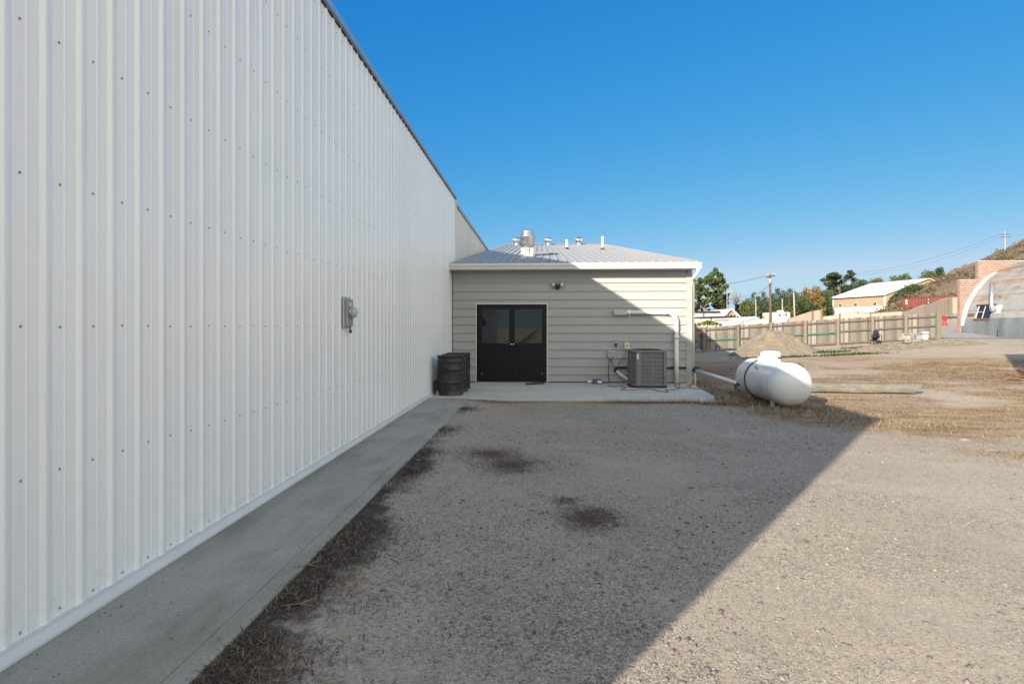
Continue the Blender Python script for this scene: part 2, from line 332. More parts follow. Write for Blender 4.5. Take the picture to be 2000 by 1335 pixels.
    ch = lambda c, k: t.n('ShaderNodeSeparateColor', i0=c).outputs[k]
    cr = ch(cell, 0); cr2 = ch(cell2, 1)
    stones = t.ramp(cr, [(0, (0.082, 0.067, 0.054)), (.25, (0.184, 0.156, 0.123)), (.5, (0.324, 0.276, 0.219)), (.78, (0.475, 0.412, 0.326)), (1, (0.691, 0.617, 0.512))])
    sand = t.ramp(t.math('ADD', t.math('MULTIPLY', fine, .6), t.math('MULTIPLY', ch(cell3, 2), .4)), [(.2, (0.287, 0.238, 0.185)), (.8, (0.464, 0.392, 0.308))])
    dens = t.ramp(t.math('ADD', t.math('MULTIPLY', big, .75), t.math('MULTIPLY', med, .4)), [(.47, .22), (.70, .95)])
    smask = t.math('MULTIPLY', dens, t.ramp(cd, [(.3, 1.), (.7, .2)]))
    grav = t.mix(smask, sand, stones)
    grav = t.mix(t.math('MULTIPLY', dens, .38), grav, t.ramp(t.math('ADD', t.math('MULTIPLY', ch(cell3, 1), .6), t.math('MULTIPLY', ch(cell4, 0), .4)), [(.15, (0.378, 0.359, 0.332)), (.5, (0.850, 0.850, 0.850)), (.85, (1.45, 1.44, 1.42))]), 'MULTIPLY')
    c2 = t.ramp(cr2, [(.78, (0.130, 0.127, 0.121)), (.88, (0.302, 0.275, 0.231)), (1, (0.518, 0.480, 0.411))])
    bigst = t.math('MULTIPLY', t.ramp(cr2, [(.80, 0.), (.83, 1.)]), t.ramp(cd2, [(.26, 1.), (.38, 0.)]))
    grav = t.mix(t.math('MULTIPLY', bigst, dens), grav, c2)
    grav = t.mix(t.ramp(t.noise(v, .8, 7, .65), [(.36, .26), (.6, 0.)]), grav, (0.238, 0.211, 0.165))
    def edge(name, lo=.4, hi=.6, amt=.9, nz=med):
        return t.ramp(t.math('ADD', A(name), t.math('MULTIPLY', t.math('SUBTRACT', nz, .5), amt)), [(lo, 0.), (hi, 1.)])
    dirt = t.ramp(t.noise(v, 2.2, 8, .7), [(.3, (.30, .245, .18)), (.6, (.40, .335, .255)), (.8, (.46, .395, .31))])
    dirt = t.mix(.3, dirt, t.ramp(fine, [(.25, (.2, .15, .1)), (.75, (.5, .43, .33))]))
    pale = t.mix(.62, grav, t.ramp(med, [(.3, (0.406, 0.333, 0.259)), (.7, (0.534, 0.446, 0.352))]))  # pale gravel, lightened further to brighten the sunlit side
    streaks = t.noise(t.pos((.5, 1.6, 1)), 1.7, 8, .7); hay = t.noise(t.pos((6, 22, 6)), 2.2, 6, .75)
    litter = t.ramp(streaks, [(.3, (.125, .064, .04)), (.42, (.24, .14, .085)), (.55, (.40, .30, .19)), (.7, (.50, .41, .28))])
    litter = t.mix(.45, litter, t.ramp(hay, [(.3, (.11, .065, .036)), (.55, (.34, .23, .12)), (.75, (.55, .42, .25))]))
    c = t.mix(edge('pale'), grav, pale); c = t.mix(edge('dirt'), c, dirt); c = t.mix(edge('grass', .16, .84, 1.5, t.math('ADD', t.math('MULTIPLY', med, .5), t.math('MULTIPLY', t.noise(t.pos((3, 9, 3)), 2.5, 6, .7), .5))), c, litter)
    chips = t.ramp(hay, [(.3, (.085, .053, .039)), (.6, (.15, .10, .075)), (.8, (.25, .19, .15))])
    c = t.mix(edge('patch', .45, .75, 1.9, t.noise(t.pos((5, 10, 5)), 3, 8, .75)), c, chips)
    soil = t.ramp(fine, [(.3, (.03, .023, .018)), (.75, (.115, .094, .074))])
    c = t.mix(edge('soil', .42, .85, 1.7, t.noise(v, 5, 9, .75)), c, soil)
    t.set(Base__Color=c, Roughness=.95, Specular__IOR__Level=.2)
    hh = t.math('ADD', t.math('MULTIPLY', t.ramp(cd, [(0, 1.), (.6, 0.)]), smask), t.math('ADD', t.math('MULTIPLY', fine, .45), t.math('MULTIPLY', med, 1.6)))
    t.set(Normal=t.bump(hh, .8, .010)); M['ground'] = t.m
build_materials()
#@@ setting
def gh(x, y):
    hf = -.305+.0597*(min(28, max(-4, x))-11.5)
    t = smooth((y-15.5)/27); z = -.05*(1-t)+hf*t
    if y > 47:
        s = smooth((x/y-.42)/.25); z += s*.075*(min(y, 85)-47)+s*.028*max(0, min(y, 400)-85)
        z += (1-s)*0.004*max(0, min(y, 400)-60)
    z += .035*(1-smooth((x+1.45)/.9))
    z -= .07*smooth((x-3)/1.6)*smooth((y-9)/2)*(1-t)
    z += .012*noise.noise((x*.5, y*.5, 3.1))+(.03*noise.noise((x*.21, y*.21, 9.7)) if y > 13 else 0)
    return z
def ground_z(px, Y): p = P(px, HOR, Y=Y); return gh(p.x, p.y)
TRK = [tuple(P(a, b, z=-.05)[:2]) for a, b in ((1110, 812), (1200, 828), (1280, 845), (1350, 860), (1420, 872), (1500, 885))]
def gmask(x, y):
    n = noise.noise((x*.35, y*.35, 1.7)); n2 = noise.noise((x*.9, y*.9, 5.2)); n3 = noise.noise((x*.12, y*.3, 7.7))
    if y > 12.4: bx = 3.75+.2*n2
    else: bx = 3.75+(12.4-y)*.24
    g = smooth((x-bx+.9*n2+.7*n)/2.6+.3)
    g *= smooth((y-(3.9-.12*(x-5))+1.7*n2+1.6*n)/4.6)                    # near limit of the field
    g *= 1-smooth((y-(33-.42*max(0, x-9))-2.2*n)/5)                     # far limit: bare dirt road
    g *= .26+.86*smooth((n*.6+n3*.75+.35*n2+.36)/.6)
    if y > 13 and 3.9 < x < 10 and y < 27: g = max(g, .8*smooth((x-3.8)/.4)*(1-smooth((x-7)/3)))
    if 11.9 < y < 12.8 and -1.4 < x < 4.4: g = max(g, (.45+.5*smooth((x+.4)/1.6))*smooth((y-12.0+.25*n2)/.55))
    for (x0, y0), (x1, y1) in zip(TRK, TRK[1:]):
        if x0-.3 < x < x1+.3 and min(y0, y1)-.4 < y < max(y0, y1)+.4:
            u = min(1, max(0, ((x-x0)*(x1-x0)+(y-y0)*(y1-y0))/((x1-x0)**2+(y1-y0)**2))); dd = math.hypot(x-x0-u*(x1-x0), y-y0-u*(y1-y0)); g = max(g, .5*(1-smooth(dd/.2)))
    d = smooth((y-22)/6) if x > 3.5 else 0
    p = smooth((x-(1.6+.75*(y-2.5)))/1.5) if y < 11 else smooth((x-7.5)/2)*.9  # pale mask, lying mostly over the sunlit ground
    if 5.3 < y < 11 and x > 4:
        nb_ = noise.noise((x*.7, y*1.5, 3.3))+.5*noise.noise((x*2, y*3.5, 1.3)); g = max(g, .72*smooth((nb_+.12)/.45)*smooth((x-(4.9-(y-6.4)*.12))/1.2)*smooth((y-5.6)/2.2))
    k = 0
    for cx, cy, rx, ry in ((-.62, 7.42, .42, .42), (-.35, 6.85, .36, .45), (.42, 4.95, .24, .34), (.23, 5.45, .12, .18), (-.2, 6.55, .2, .12), (-.9, 12.35, .8, .13), (2.1, 12.35, 1.1, .16)):
        k = max(k, .90-.68*math.hypot((x-cx)/rx, (y-cy)/ry))
    s = (1-smooth((x-(-1.36+.14*n2+.26*noise.noise((3, y*.8, 2))))/.5+.25))*(1-smooth((y-6.0)/4)) if x > -2.2 else 0
    s *= max(1-smooth((y-4.3)/1.6), .3+.8*smooth((noise.noise((4.4, y*1.5, x*.8))+.32)/.5))
    return g, d, p, max(0, k), s*1.05
def axis(lo, hi, a, b, step, grow=1.25):
    r = list(np.arange(a, b+1e-6, step)); d = step
    while r[-1] < hi: d *= grow; r.append(r[-1]+d)
    d = step
    while r[0] > lo: d *= grow; r.insert(0, r[0]-d)
    return r
xs = axis(-1500, 1500, -2.6, 12, .13, 1.13); ys = axis(-400, 1800, 1.6, 22, .13, 1.09)
V = [(x, y, gh(x, y)) for y in ys for x in xs]; nx = len(xs)
Fc = [(j*nx+i, j*nx+i+1, (j+1)*nx+i+1, (j+1)*nx+i) for j in range(len(ys)-1) for i in range(nx-1)]
ground = tag(np_mesh('ground', V, Fc, M['ground'], smooth_=True), kind='structure')
att = np.array([gmask(x, y) for x, y, z in V], np.float32)
for i, k in enumerate(('grass', 'dirt', 'pale', 'patch', 'soil')):
    a = ground.data.attributes.new(k, 'FLOAT', 'POINT'); a.data.foreach_set('value', np.ascontiguousarray(att[:, i]))
# concrete walk along the wall (scored edge strip) and slab before the extension
b = MB(); y = -1.4
while y < 12.7:
    y2 = min(12.72, y+3.05); b.box(WX+.02, y+.003, -.2, -1.655, y2-.003, 0); b.box(-1.6515, y+.003, -.2, -1.53, y2-.003, -.002); y = y2
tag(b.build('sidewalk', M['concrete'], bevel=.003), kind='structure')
b = MB(); b.prism([(WX+.02, 12.73, -.25), (3.42, 12.73, -.25), (3.74, 12.95, -.25), (3.86, 13.4, -.25), (4.09, FY+.1, -.25), (WX+.02, FY+.1, -.25)], (0, 0, .252))
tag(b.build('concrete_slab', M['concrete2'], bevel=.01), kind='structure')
# asphalt street beyond the fence
V = []; Fc = []; nu = 9; nv = 26
for j in range(nv):
    yy = 43.6+j*.62
    for i in range(nu):
        xx = (-12+ (30.2+12)*smooth((52.5-yy)/4)) if yy > 48 else 30.2
        xe = 36.4+max(0, yy-52)*1.2
        xq = xx+(xe-xx)*i/(nu-1); V.append((xq, yy, gh(xq, yy)+.03))
for j in range(nv-1):
    for i in range(nu-1): Fc.append((j*nu+i, j*nu+i+1, (j+1)*nu+i+1, (j+1)*nu+i))
tag(np_mesh('road', V, Fc, M['asphalt']), kind='structure')
# hill
A, Bq, Cq, D = P(1735, 611, Y=96), P(2080, 575, Y=92), P(1795, 562, Y=175), P(2040, 449, Y=175)
nu, nv = 110, 60; V = []; Fc = []
for j in range(nv+1):
    for i in range(nu+1):
        u = -.25+1.9*i/nu; w = -.12+1.2*j/nv
        p = (A*(1-u)+Bq*u)*(1-w)+(Cq*(1-u)+D*u)*w
        k = noise.fractal((p.x*.06, p.y*.06, 2.2), 1.0, 2.0, 4)*1.3+noise.noise((p.x*.5, p.y*.5, 0))*.25
        edge_ = smooth((u+.25)/.3)*smooth((1.08-w)/.1+.9)
        z = p.z+k; 
        if u < 0: z += u*14
        if w < 0: z += w*26
        if w > 1.03: z -= (w-1.03)*60
        V.append((p.x, p.y, z))
for j in range(nv):
    for i in range(nu): Fc.append((j*(nu+1)+i, j*(nu+1)+i+1, (j+1)*(nu+1)+i+1, (j+1)*(nu+1)+i))
HILL = np.array(V).reshape(nv+1, nu+1, 3)
tag(np_mesh('hill', V, Fc, M['hill'], smooth_=True), kind='structure')
#@@ buildings
def metal_building():
    Y0, Y1, ZT = -1.35, 17.03, 5.22
    t = thing('metal_building', 'tall white ribbed metal building whose long wall runs down the left side', 'building', (WX-8, 8, 0))
    ph = P(25, HOR, X=WX).y-.083
    b = MB(); b.ribs((WX, 0, 0), (0, 1, 0), (0, 0, 1), (1, 0, 0), Y0, Y1-.05, .055, ZT-.004, phase=ph)
    yl = ph+.0835
    while yl < Y1-.3:
        if yl > Y0: b.box(WX-.002, yl, .056, WX+.0016, yl+.012, ZT-.006)
        yl += .2286*4
    b.build('wall', M['wall'], t)
    b = MB(); b.ribs((WX-.02, 0, 0), (0, 1, 0), (0, 0, 1), (1, 0, 0), Y1+.06, 31, .03, 5.06, phase=ph)
    b.build('wall', M['wall2'], t)
    b = MB(); b.ribs((0, Y0, 0), (1, 0, 0), (0, 0, 1), (0, -1, 0), -22, WX-.04, .055, ZT-.01); b.build('end_wall', M['wall'], t)
    b = MB(); b.box(-22, Y0+.05, 0, WX-.06, 31, 5.0); b.build('core', M['wall'], t)
    # roof, rising away from the eave
    rz = lambda x, zz: zz+(WX-x)*.085
    b = MB(); b.ribs((WX+.02, 0, ZT+.02), Vector((0, 1, 0)), Vector((-1, 0, .085)), Vector((.085, 0, 1)).normalized(), Y0-.05, Y1+.03, 0.02, 10, prof=RIB[:4])
    b.ribs((WX+.02, 0, 5.12), Vector((0, 1, 0)), Vector((-1, 0, .085)), Vector((.085, 0, 1)).normalized(), Y1+.05, 31, 0.02, 10, prof=RIB[:4])
    b.build('roof', M['roof'], t)
    b = MB(); b.prism([(WX-.012, Y0-.05, ZT+.006), (WX+.055, Y0-.05, ZT+.006), (WX+.065, Y0-.05, ZT+.065), (WX-.012, Y0-.05, ZT+.065)], (0, Y1-Y0+.07, 0)); b.build('eave_trim', M['fascia'], t)
    b = MB(); b.prism([(WX-.03, Y1+.06, 5.065), (WX+.025, Y1+.06, 5.065), (WX+.045, Y1+.06, 5.14), (WX-.03, Y1+.06, 5.14)], (0, 14, 0)); b.build('eave_trim', M['roof'], t)
    # dark foam closures showing between the ribs under the eave trim
    b = MB(); y = ph
    while y < Y1-.2:
        if y > Y0: b.box(WX+.0045, y+.088, ZT-.018, WX+.012, y+.222, ZT+.004)
        y += .2286
    tag(b.build('closure_strip', M['dark_edge'], t), kind='stuff')
    b = MB(); b.prism([(WX-.01, Y0, .002), (WX+.052, Y0, .002), (WX+.052, Y0, .018), (WX+.032, Y0, .058), (WX+.032, Y0, .068), (WX-.01, Y0, .068)], (0, Y1-Y0-.06, 0))
    b.build('base_flashing', M['trim'], t)
    b = MB(); b.box(WX-.01, Y1-.05, .0, WX+.035, Y1+.055, ZT-.002); b.build('corner_trim', M['trim'], t)
    # screws
    b = MB(); y = ph
    while y < Y1-.2:
        if y > Y0:
            for z in (.10, .82, 1.552, 2.28, 3.01, 3.74, 4.47, 5.10):
                c = Vector((WX, y+.122+random.uniform(-.004, .004), z+random.uniform(-.006, .006)))
                b.lathe([(.0078, 0), (.0078, .002), (.0045, .0025), (.0045, .006), (.0, .006)], c, 6, (1, 0, 0), caps=False)
        y += .2286
    tag(b.build('screw', M['greybox'], t, fix=False), kind='stuff')
metal_building()
EAVE_Y, EAVE_Z, RS, RIDGE_Y = 15.94, 3.265, .158, 38.8
RX0, RX1 = WX+.03, 4.13
FX0, FX1 = WX+.03, 4.10       # facade extents
def roofz(y): return EAVE_Z+(y-EAVE_Y)*RS
def roofP(px, py):
    d = P(px, py, Y=1)-Vector((0, 0, H)); s = (H-EAVE_Z+EAVE_Y*RS)/(RS*d.y-d.z) if True else 0
    # H + s dz = EAVE_Z + (s dy - EAVE_Y) RS
    s = (EAVE_Z-EAVE_Y*RS-H)/(d.z-RS*d.y); return Vector((0, 0, H))+d*s
def fac(px, py): p = P(px, py, Y=FY); return p.x, p.z
DX0, DX1, DZ1 = fac(931, 700)[0], fac(1068, 700)[0], fac(1000, 594)[1]
def extension():
    t = thing('building_extension', 'low beige extension with horizontal metal siding, black double door and shallow metal roof', 'building', ((FX0+FX1)/2, FY, 0))
    ZS = 3.075; prof = [(0, 0), (.003, .036), (.03, .036), (.06, 0), (.10, 0), (.104, .003), (.118, .003), (.122, 0), (.165, 0), (.169, .003), (.183, .003), (.187, 0)]
    xd, zd, nd = (1, 0, 0), (0, 0, 1), (0, -1, 0); fp = fac(1000, 551)[1]-.03
    zsid = fac(1200, 542)[1]
    b = MB()
    for x0, x1, z0, z1 in ((FX0, DX0-.026, .03, zsid), (DX1+.026, FX1-.14, .03, zsid), (DX0-.026, DX1+.026, DZ1+.026, zsid)):
        b.ribs((0, FY, 0), zd, xd, nd, z0, z1, x0, x1, phase=fp, prof=prof)
    b.build('wall', M['siding'], t)
    b = MB(); b.box(FX0, FY-.02, zsid+.002, FX1-.14, FY+.1, ZS); b.build('frieze_board', M['siding'], t)
    b = MB(); b.ribs((FX1-.004, 0, 0), zd, (0, 1, 0), (1, 0, 0), .0, 3.1, FY+.12, 61, phase=fp, prof=prof)
    b.prism([(FX1-.03, FY+.1, 3.1), (FX1-.03, 61, 3.1), (FX1-.03, RIDGE_Y, roofz(RIDGE_Y)-.05)], (-.1, 0, 0)); b.build('side_wall', M['siding'], t)
    b = MB(); b.box(FX1-.14, FY-.032, .0, FX1+.02, FY+.118, ZS-.09); b.build('corner_trim', M['cornertrim'], t)
    b = MB(); b.box(FX1-.12, FY-.028, ZS-.088, FX1+.012, FY+.115, ZS+.01); b.build('corner_block', M['soffit'], t)
    b = MB(); b.box(FX0, EAVE_Y+.03, ZS+.004, FX1+.02, FY-.002, ZS+.02)
    x = FX0+.05
    while x < FX1: b.box(x, EAVE_Y+.04, ZS-.008, x+.02, FY-.025, ZS+.0035); x += .1
    b.build('soffit', M['soffit'], t)
    b = MB(); b.box(FX0, EAVE_Y+.012, ZS-.012, RX1, EAVE_Y+.028, EAVE_Z-.03); b.build('fascia', M['trim'], t)
    b = MB(); b.box(FX0, EAVE_Y+.03, ZS+.022, RX1-.1, EAVE_Y+.06, EAVE_Z-.05); b.build('backing', M['dark_edge'], t)
    # roof
    up = Vector((0, 1, RS)).normalized(); nn = Vector((0, -RS, 1)).normalized(); L = (RIDGE_Y-EAVE_Y)/up.y
    b = MB(); b.ribs((0, EAVE_Y-.02, roofz(EAVE_Y-.02)), (1, 0, 0), up, nn, RX0, RX1, 0, L, prof=[(0, 0), (.012, .034), (.036, .034), (.05, 0)], thick=.02)
    dn = Vector((0, 1, -RS)).normalized(); n2 = Vector((0, RS, 1)).normalized()
    b.ribs((0, RIDGE_Y+.02, roofz(RIDGE_Y)), (1, 0, 0), dn, n2, RX0, RX1, 0, L, prof=[(0, 0), (.012, .034), (.036, .034), (.05, 0)], thick=.02)
    rf = b.build('roof', M['roof'], t)
    b = MB(); rz = roofz(RIDGE_Y); b.prism([(RX0, RIDGE_Y-.18, rz+.0), (RX0, RIDGE_Y, rz+.06), (RX0, RIDGE_Y+.18, rz), (RX0, RIDGE_Y, rz+.02)], (RX1-RX0, 0, 0)); b.build('ridge_cap', M['roof'], rf)
    b = MB()
    o = Vector((RX1+.002, EAVE_Y-.03, roofz(EAVE_Y-.03))); b.prism([o+nn*-.06, o+nn*.035, o+nn*.035+up*L, o+nn*-.06+up*L], (.03, 0, 0)); b.build('rake_trim', M['roof'], rf)
    b = MB(); k = math.floor(RX0/.2286)
    while k*.2286 < RX1-.1:
        x = k*.2286+.06; k += 1
        if x > RX0: b.box(x, EAVE_Y-.004, roofz(EAVE_Y)-.024, x+.15, EAVE_Y+.004, roofz(EAVE_Y)-.0215)
    # raised flashing sheet below the fan curb
    p0 = roofP(1046, 497.5); p1 = roofP(1088, 496.5); b = MB()
    q = [Vector((p0.x, p0.y, roofz(p0.y))), Vector((p1.x, p1.y, roofz(p1.y))), Vector((p1.x, p1.y+2.2, roofz(p1.y+2.2))), Vector((p0.x, p0.y+2.2, roofz(p0.y+2.2)))]
    b.hexa([v+nn*.028 for v in q], [v+nn*.05 for v in q]); b.build('flashing', M['roof'], rf)
    # gutter, K-style
    gx0, gx1 = FX0-.02, P(1370, 519, Y=EAVE_Y-.1).x; zb, zt = 3.085, 3.235
    pr = [(EAVE_Y+.008, zb), (EAVE_Y-.075, zb), (EAVE_Y-.085, zb+.05), (EAVE_Y-.118, zb+.105), (EAVE_Y-.118, zt), (EAVE_Y-.102, zt), (EAVE_Y-.102, zb+.11), (EAVE_Y-.07, zb+.055), (EAVE_Y-.062, zb+.012), (EAVE_Y-.005, zb+.012), (EAVE_Y-.005, zt), (EAVE_Y+.008, zt)]
    b = MB(); b.prism([(gx0, y, z) for y, z in pr], (gx1-gx0, 0, 0)); b.box(gx1-.002, EAVE_Y-.11, zb, gx1+.004, EAVE_Y+.006, zt-.003); b.build('gutter', M['trim'], t)
    # downspout: elbow back to the side wall, then down
    x = gx1-.07; b = MB(); pts = [(x, EAVE_Y-.045, zb+.02), (x, EAVE_Y-.045, zb-.06), (x-.02, EAVE_Y-.02, zb-.13), (x-.1, EAVE_Y+.14, zb-.26), (FX1+.065, EAVE_Y+.4, zb-.36), (FX1+.065, EAVE_Y+.47, zb-.43), (FX1+.065, EAVE_Y+.5, zb-.55), (FX1+.065, EAVE_Y+.5, .1)]
    b.tube(pts, .045, 8); b.build('downspout', M['trim'], t)
    # door
    fr = MB(); w = .024
    fr.box(DX0-w, FY-.03, 0.004, DX0, FY+.08, DZ1+w); fr.box(DX1, FY-.03, 0.004, DX1+w, FY+.08, DZ1+w); fr.box(DX0, FY-.03, DZ1, DX1, FY+.08, DZ1+w)
    fr.build('door_trim', M['trim'], t, bevel=.004)
    b = MB(); w2 = .05
    b.box(DX0+.001, FY-.018, .006, DX0+w2, FY+.06, DZ1-.001); b.box(DX1-w2, FY-.018, .006, DX1-.001, FY+.06, DZ1-.001); b.box(DX0+w2, FY-.018, DZ1-w2, DX1-w2, FY+.06, DZ1-.001)
    b.build('door_frame', M['door'], t)
    b = MB(); b.box(DX0+.05, FY-.04, .003, DX1-.05, FY+.05, .014); b.build('threshold', M['steel'], t)
    mid = fac(1000.5, 700)[0]
    for side, x0, x1, g0, g1 in ((-1, DX0+w2+.004, mid-.003, fac(941.5, 0)[0], fac(994.5, 0)[0]), (1, mid+.003, DX1-w2-.004, fac(1005.3, 0)[0], fac(1058.8, 0)[0])):
        z0, z1 = .02, DZ1-w2-.004; gz0, gz1 = fac(1000, 669.8)[1], fac(1000, 603.5)[1]; ya, yb = FY-.012, FY+.032
        b = MB(); b.box(x0, ya, z0, g0, yb, z1); b.box(g1, ya, z0, x1, yb, z1); b.box(g0, ya, gz1, g1, yb, z1); b.box(g0, ya, gz0-.09, g1, yb, gz0); b.box(g0, ya, z0, g1, yb, z0+.28); b.box(g0, ya+.014, z0+.28, g1, yb-.01, gz0-.09)
        d = b.build('door', M['door'], t)
        b = MB(); b.box(g0+.001, ya+.016, gz0+.001, g1-.001, ya+.022, gz1-.001); b.build('pane', M['glass'], d)
        hx = mid+side*.098; hz = fac(1000, 674)[1]; b = MB(); hx2 = mid+side*.155
        b.tube([(hx, ya, hz+.12), (hx, ya-.05, hz+.12), (hx2, ya-.075, hz+.11), (hx2+side*.005, ya-.08, hz), (hx2, ya-.075, hz-.11), (hx, ya-.05, hz-.12), (hx, ya, hz-.12)], .014, 8); b.build('handle', M['blackmetal'], d)
        b = MB(); b.lathe([(.022, 0), (.022, .012), (.015, .016), (0, .017)], (mid+side*.036, ya-.001, fac(1000, 672)[1]), 14, (0, -1, 0)); b.build('lock', M['chrome'], d)
        px = 941.5 if side < 0 else 1059; xx, zz = fac(px, 729); b = MB(); b.lathe([(.02, 0), (.018, .02), (.008, .03), (0, .031)], (xx, ya-.001, zz), 10, (0, -1, 0)); b.build('door_stop', M['chrome'], d)
    # what stands behind the glass
    b = MB(); b.box(DX0+.3, FY+1.6, .05, DX1+.6, FY+1.65, 2.6)
    b.build('inner_wall', M['curtain'], t)
    b = MB(); b.box(DX0-.5, FY+.9, .05, DX0+.62, FY+1.3, 2.1); b.build('inner_cabinet', M['cabinet'], t)
    b = MB(); b.box(DX0-1.2, FY+3, .02, DX1+1.2, FY+3.05, 2.75); b.box(DX0-1.2, FY+.12, .0, DX1+1.2, FY+3, .03); b.box(DX0-1.2, FY+.12, 2.7, DX1+1.2, FY+3, 2.75); b.box(DX0-1.25, FY+.12, .02, DX0-1.2, FY+3.05, 2.75); b.box(DX1+1.2, FY+.12, .02, DX1+1.25, FY+3.05, 2.75)
    b.build('inner_room', M['dark_room'], t)
extension()
#@@ fixtures
def fixtures():
    # roof exhaust fan
    p = roofP(1030, 500.5); s = (p.y*math.cos(TH))/FPX*1.0; z0 = roofz(p.y); w = 12*s
    t = thing('exhaust_fan', 'large round silver exhaust fan on square curb on the metal roof', 'fan', (p.x, p.y+w, z0))
    b = MB(); b.box(p.x-w, p.y, z0-.02, p.x+w, p.y+2*w, z0+17*s); b.build('curb', M['steel'], t, bevel=.01)
    c = (p.x, p.y+w, z0); b = MB()
    b.lathe([(11*s, 16*s), (11.5*s, 19*s), (15*s, 25*s), (15.6*s, 26*s), (15.6*s, 38*s), (16.6*s, 39*s), (16.6*s, 40*s), (14*s, 42*s)], c, 32); b.build('fan_housing', M['aluminium'], t)
    b = MB(); b.lathe([(13*s, 40.5*s), (12*s, 42*s), (12*s, 44*s), (12.6*s, 44.6*s), (12*s, 45.2*s), (12*s, 50*s), (11*s, 51.6*s), (7*s, 52.2*s), (0, 52.4*s)], c, 32); b.build('fan_cap', M['aluminium'], t)
    b = MB(); b.box(p.x-1.5*s, p.y-3*s, z0+12*s, p.x+3*s, p.y-.001, z0+17*s); b.tube([(p.x+2*s, p.y-2*s, z0+12*s), (p.x+4*s, p.y-2*s, z0+5*s)], .7*s, 6); b.build('switch_box', M['greybox'], t)
    # turbine vents along the ridge
    for k, (px, lab) in enumerate(((1009, 'round turbine vent half hidden behind the big exhaust fan'), (1071, 'round turbine vent on the ridge just right of the exhaust fan'), (1130.5, 'round turbine vent on the ridge between the two white vent pipes'))):
        q = P(px, 480, Y=RIDGE_Y-.35); z = roofz(q.y)
        if k == 0:
            t0 = t = thing('turbine_vent', lab, 'roof vent', (q.x, q.y, z), 'turbine vents along the roof ridge')
            b = MB(); b.lathe([(.16, -.03), (.16, .10), (.19, .16)], (q.x, q.y, z), 20, caps=False); b.build('collar', M['steel'], t)
            b = MB(); n = 40; prof = [(.17, .16), (.205, .20), (.235, .27), (.24, .33), (.21, .40), (.13, .45), (0, .465)]
            b.lathe(prof, (q.x, q.y, z), n)
            for i in range(20):
                a = 2*pi*i/20; b.tube([(q.x+r*1.02*math.cos(a+h*1.2), q.y+r*1.02*math.sin(a+h*1.2), z+h) for r, h in prof[:6]], .008, 4)
            b.build('turbine_head', M['chrome'], t)
        else: copy_tree(t0, (q.x, q.y, z), .5*k, lab)
    for px, py, top, lab in ((1107, 487, 468, 'shorter white vent pipe on the roof slope'), (1177, 488, 462, 'taller white vent pipe near the right end of the ridge')):
        q = roofP(px, py); sc = q.y/FPX; z = roofz(q.y); hgt = (py-top)*sc
        t = thing('vent_pipe', lab, 'vent pipe', (q.x, q.y, z), 'white vent pipes through the roof')
        b = MB(); b.lathe([(2.4*sc, -.1), (2.4*sc, hgt), (1.9*sc, hgt), (1.9*sc, hgt-.1)], (q.x, q.y, z), 14); b.build('pipe', M['pvc'], t)
        b = MB(); b.lathe([(4.2*sc, -.06), (4*sc, .03), (2.7*sc, .10), (2.5*sc, .10)], (q.x, q.y, z), 14); b.build('boot', M['black'], t)
    # electric meter on the tall wall
    y0, y1 = P(679.5, 610, X=WX+.075).y, P(690, 610, X=WX+.075).y-.01; z0, z1 = P(680, 637, X=WX+.06).z, P(680, 584, X=WX+.06).z
    yc = (y0+y1)/2; t = thing('electric_meter', 'grey electric meter box with round glass meter on the white ribbed wall', 'meter', (WX+.02, yc, z0))
    b = MB(); b.box(WX+.017, y0-.035, z0-.02, WX+.035, y1+.04, z1+.03); b.build('back_plate', M['lightgrey'], t, bevel=.004)
    b = MB(); b.box(WX+.036, y0, z0, WX+.075, y1+.01, z1); b.build('box', M['greybox'], t, bevel=.008)
    zc = z0+.42*(z1-z0)+.03; b = MB(); b.lathe([(.078, 0), (.078, .02), (.07, .025)], (WX+.076, yc, zc), 28, (1, 0, 0)); b.build('socket_ring', M['steel'], t)
    b = MB(); b.lathe([(.066, 0), (.066, .03), (.06, .045), (.04, .053), (0, .055)], (WX+.10, yc, zc), 28, (1, 0, 0)); b.build('meter_cover', M['lightgrey'], t)
    b = MB(); b.box(WX+.077, yc-.04, zc-.02, WX+.12, yc+.02, zc+.02); b.build('display', M['black'], t)
    b = MB(); b.box(WX+.0755, y0+.04, z1-.09, WX+.078, y1-.05, z1-.035); b.build('sticker', M['whiteplastic'], t)
    b = MB(); b.tube([(WX+.06, y1-.06, z0), (WX+.06, y1-.06, z0-.05)], .009, 6); b.box(WX+.048, y1-.08, z0-.085, WX+.072, y1-.035, z0-.045); b.build('padlock', M['blackmetal'], t, bevel=.003)
    # security light
    x, z = fac(1089, 560); yw = FY-.02; t = thing('security_light', 'twin-head black security light high on the beige wall right of the door', 'light', (x, yw, z))
    b = MB(); b.lathe([(.05, 0), (.05, .03), (.03, .05)], (x, yw, z+.02), 16, (0, -1, 0)); b.build('mount', M['black'], t)
    b = MB(); b.lathe([(.028, .05), (.05, .0), (.045, -.05), (.02, -.075), (0, -.078)], (x, yw-.07, z+.0), 16); b.build('sensor', M['black'], t)
    for sx in (-1, 1):
        c = Vector((x+sx*.115, yw-.09, z+.055)); ax = Vector((sx*.55, -.75, -.2)).normalized()
        b = MB(); b.lathe([(.0, -.05), (.04, -.045), (.065, 0), (.068, .02)], c, 18, ax, caps=False); b.tube([(x+sx*.03, yw-.05, z+.02), c], .012, 6); hd = b.build('lamp_head', M['black'], t)
        b = MB(); b.lathe([(.064, .014), (.05, .026), (0, .03)], c, 18, ax, caps=False); b.build('lens', M['whiteplastic'], hd)
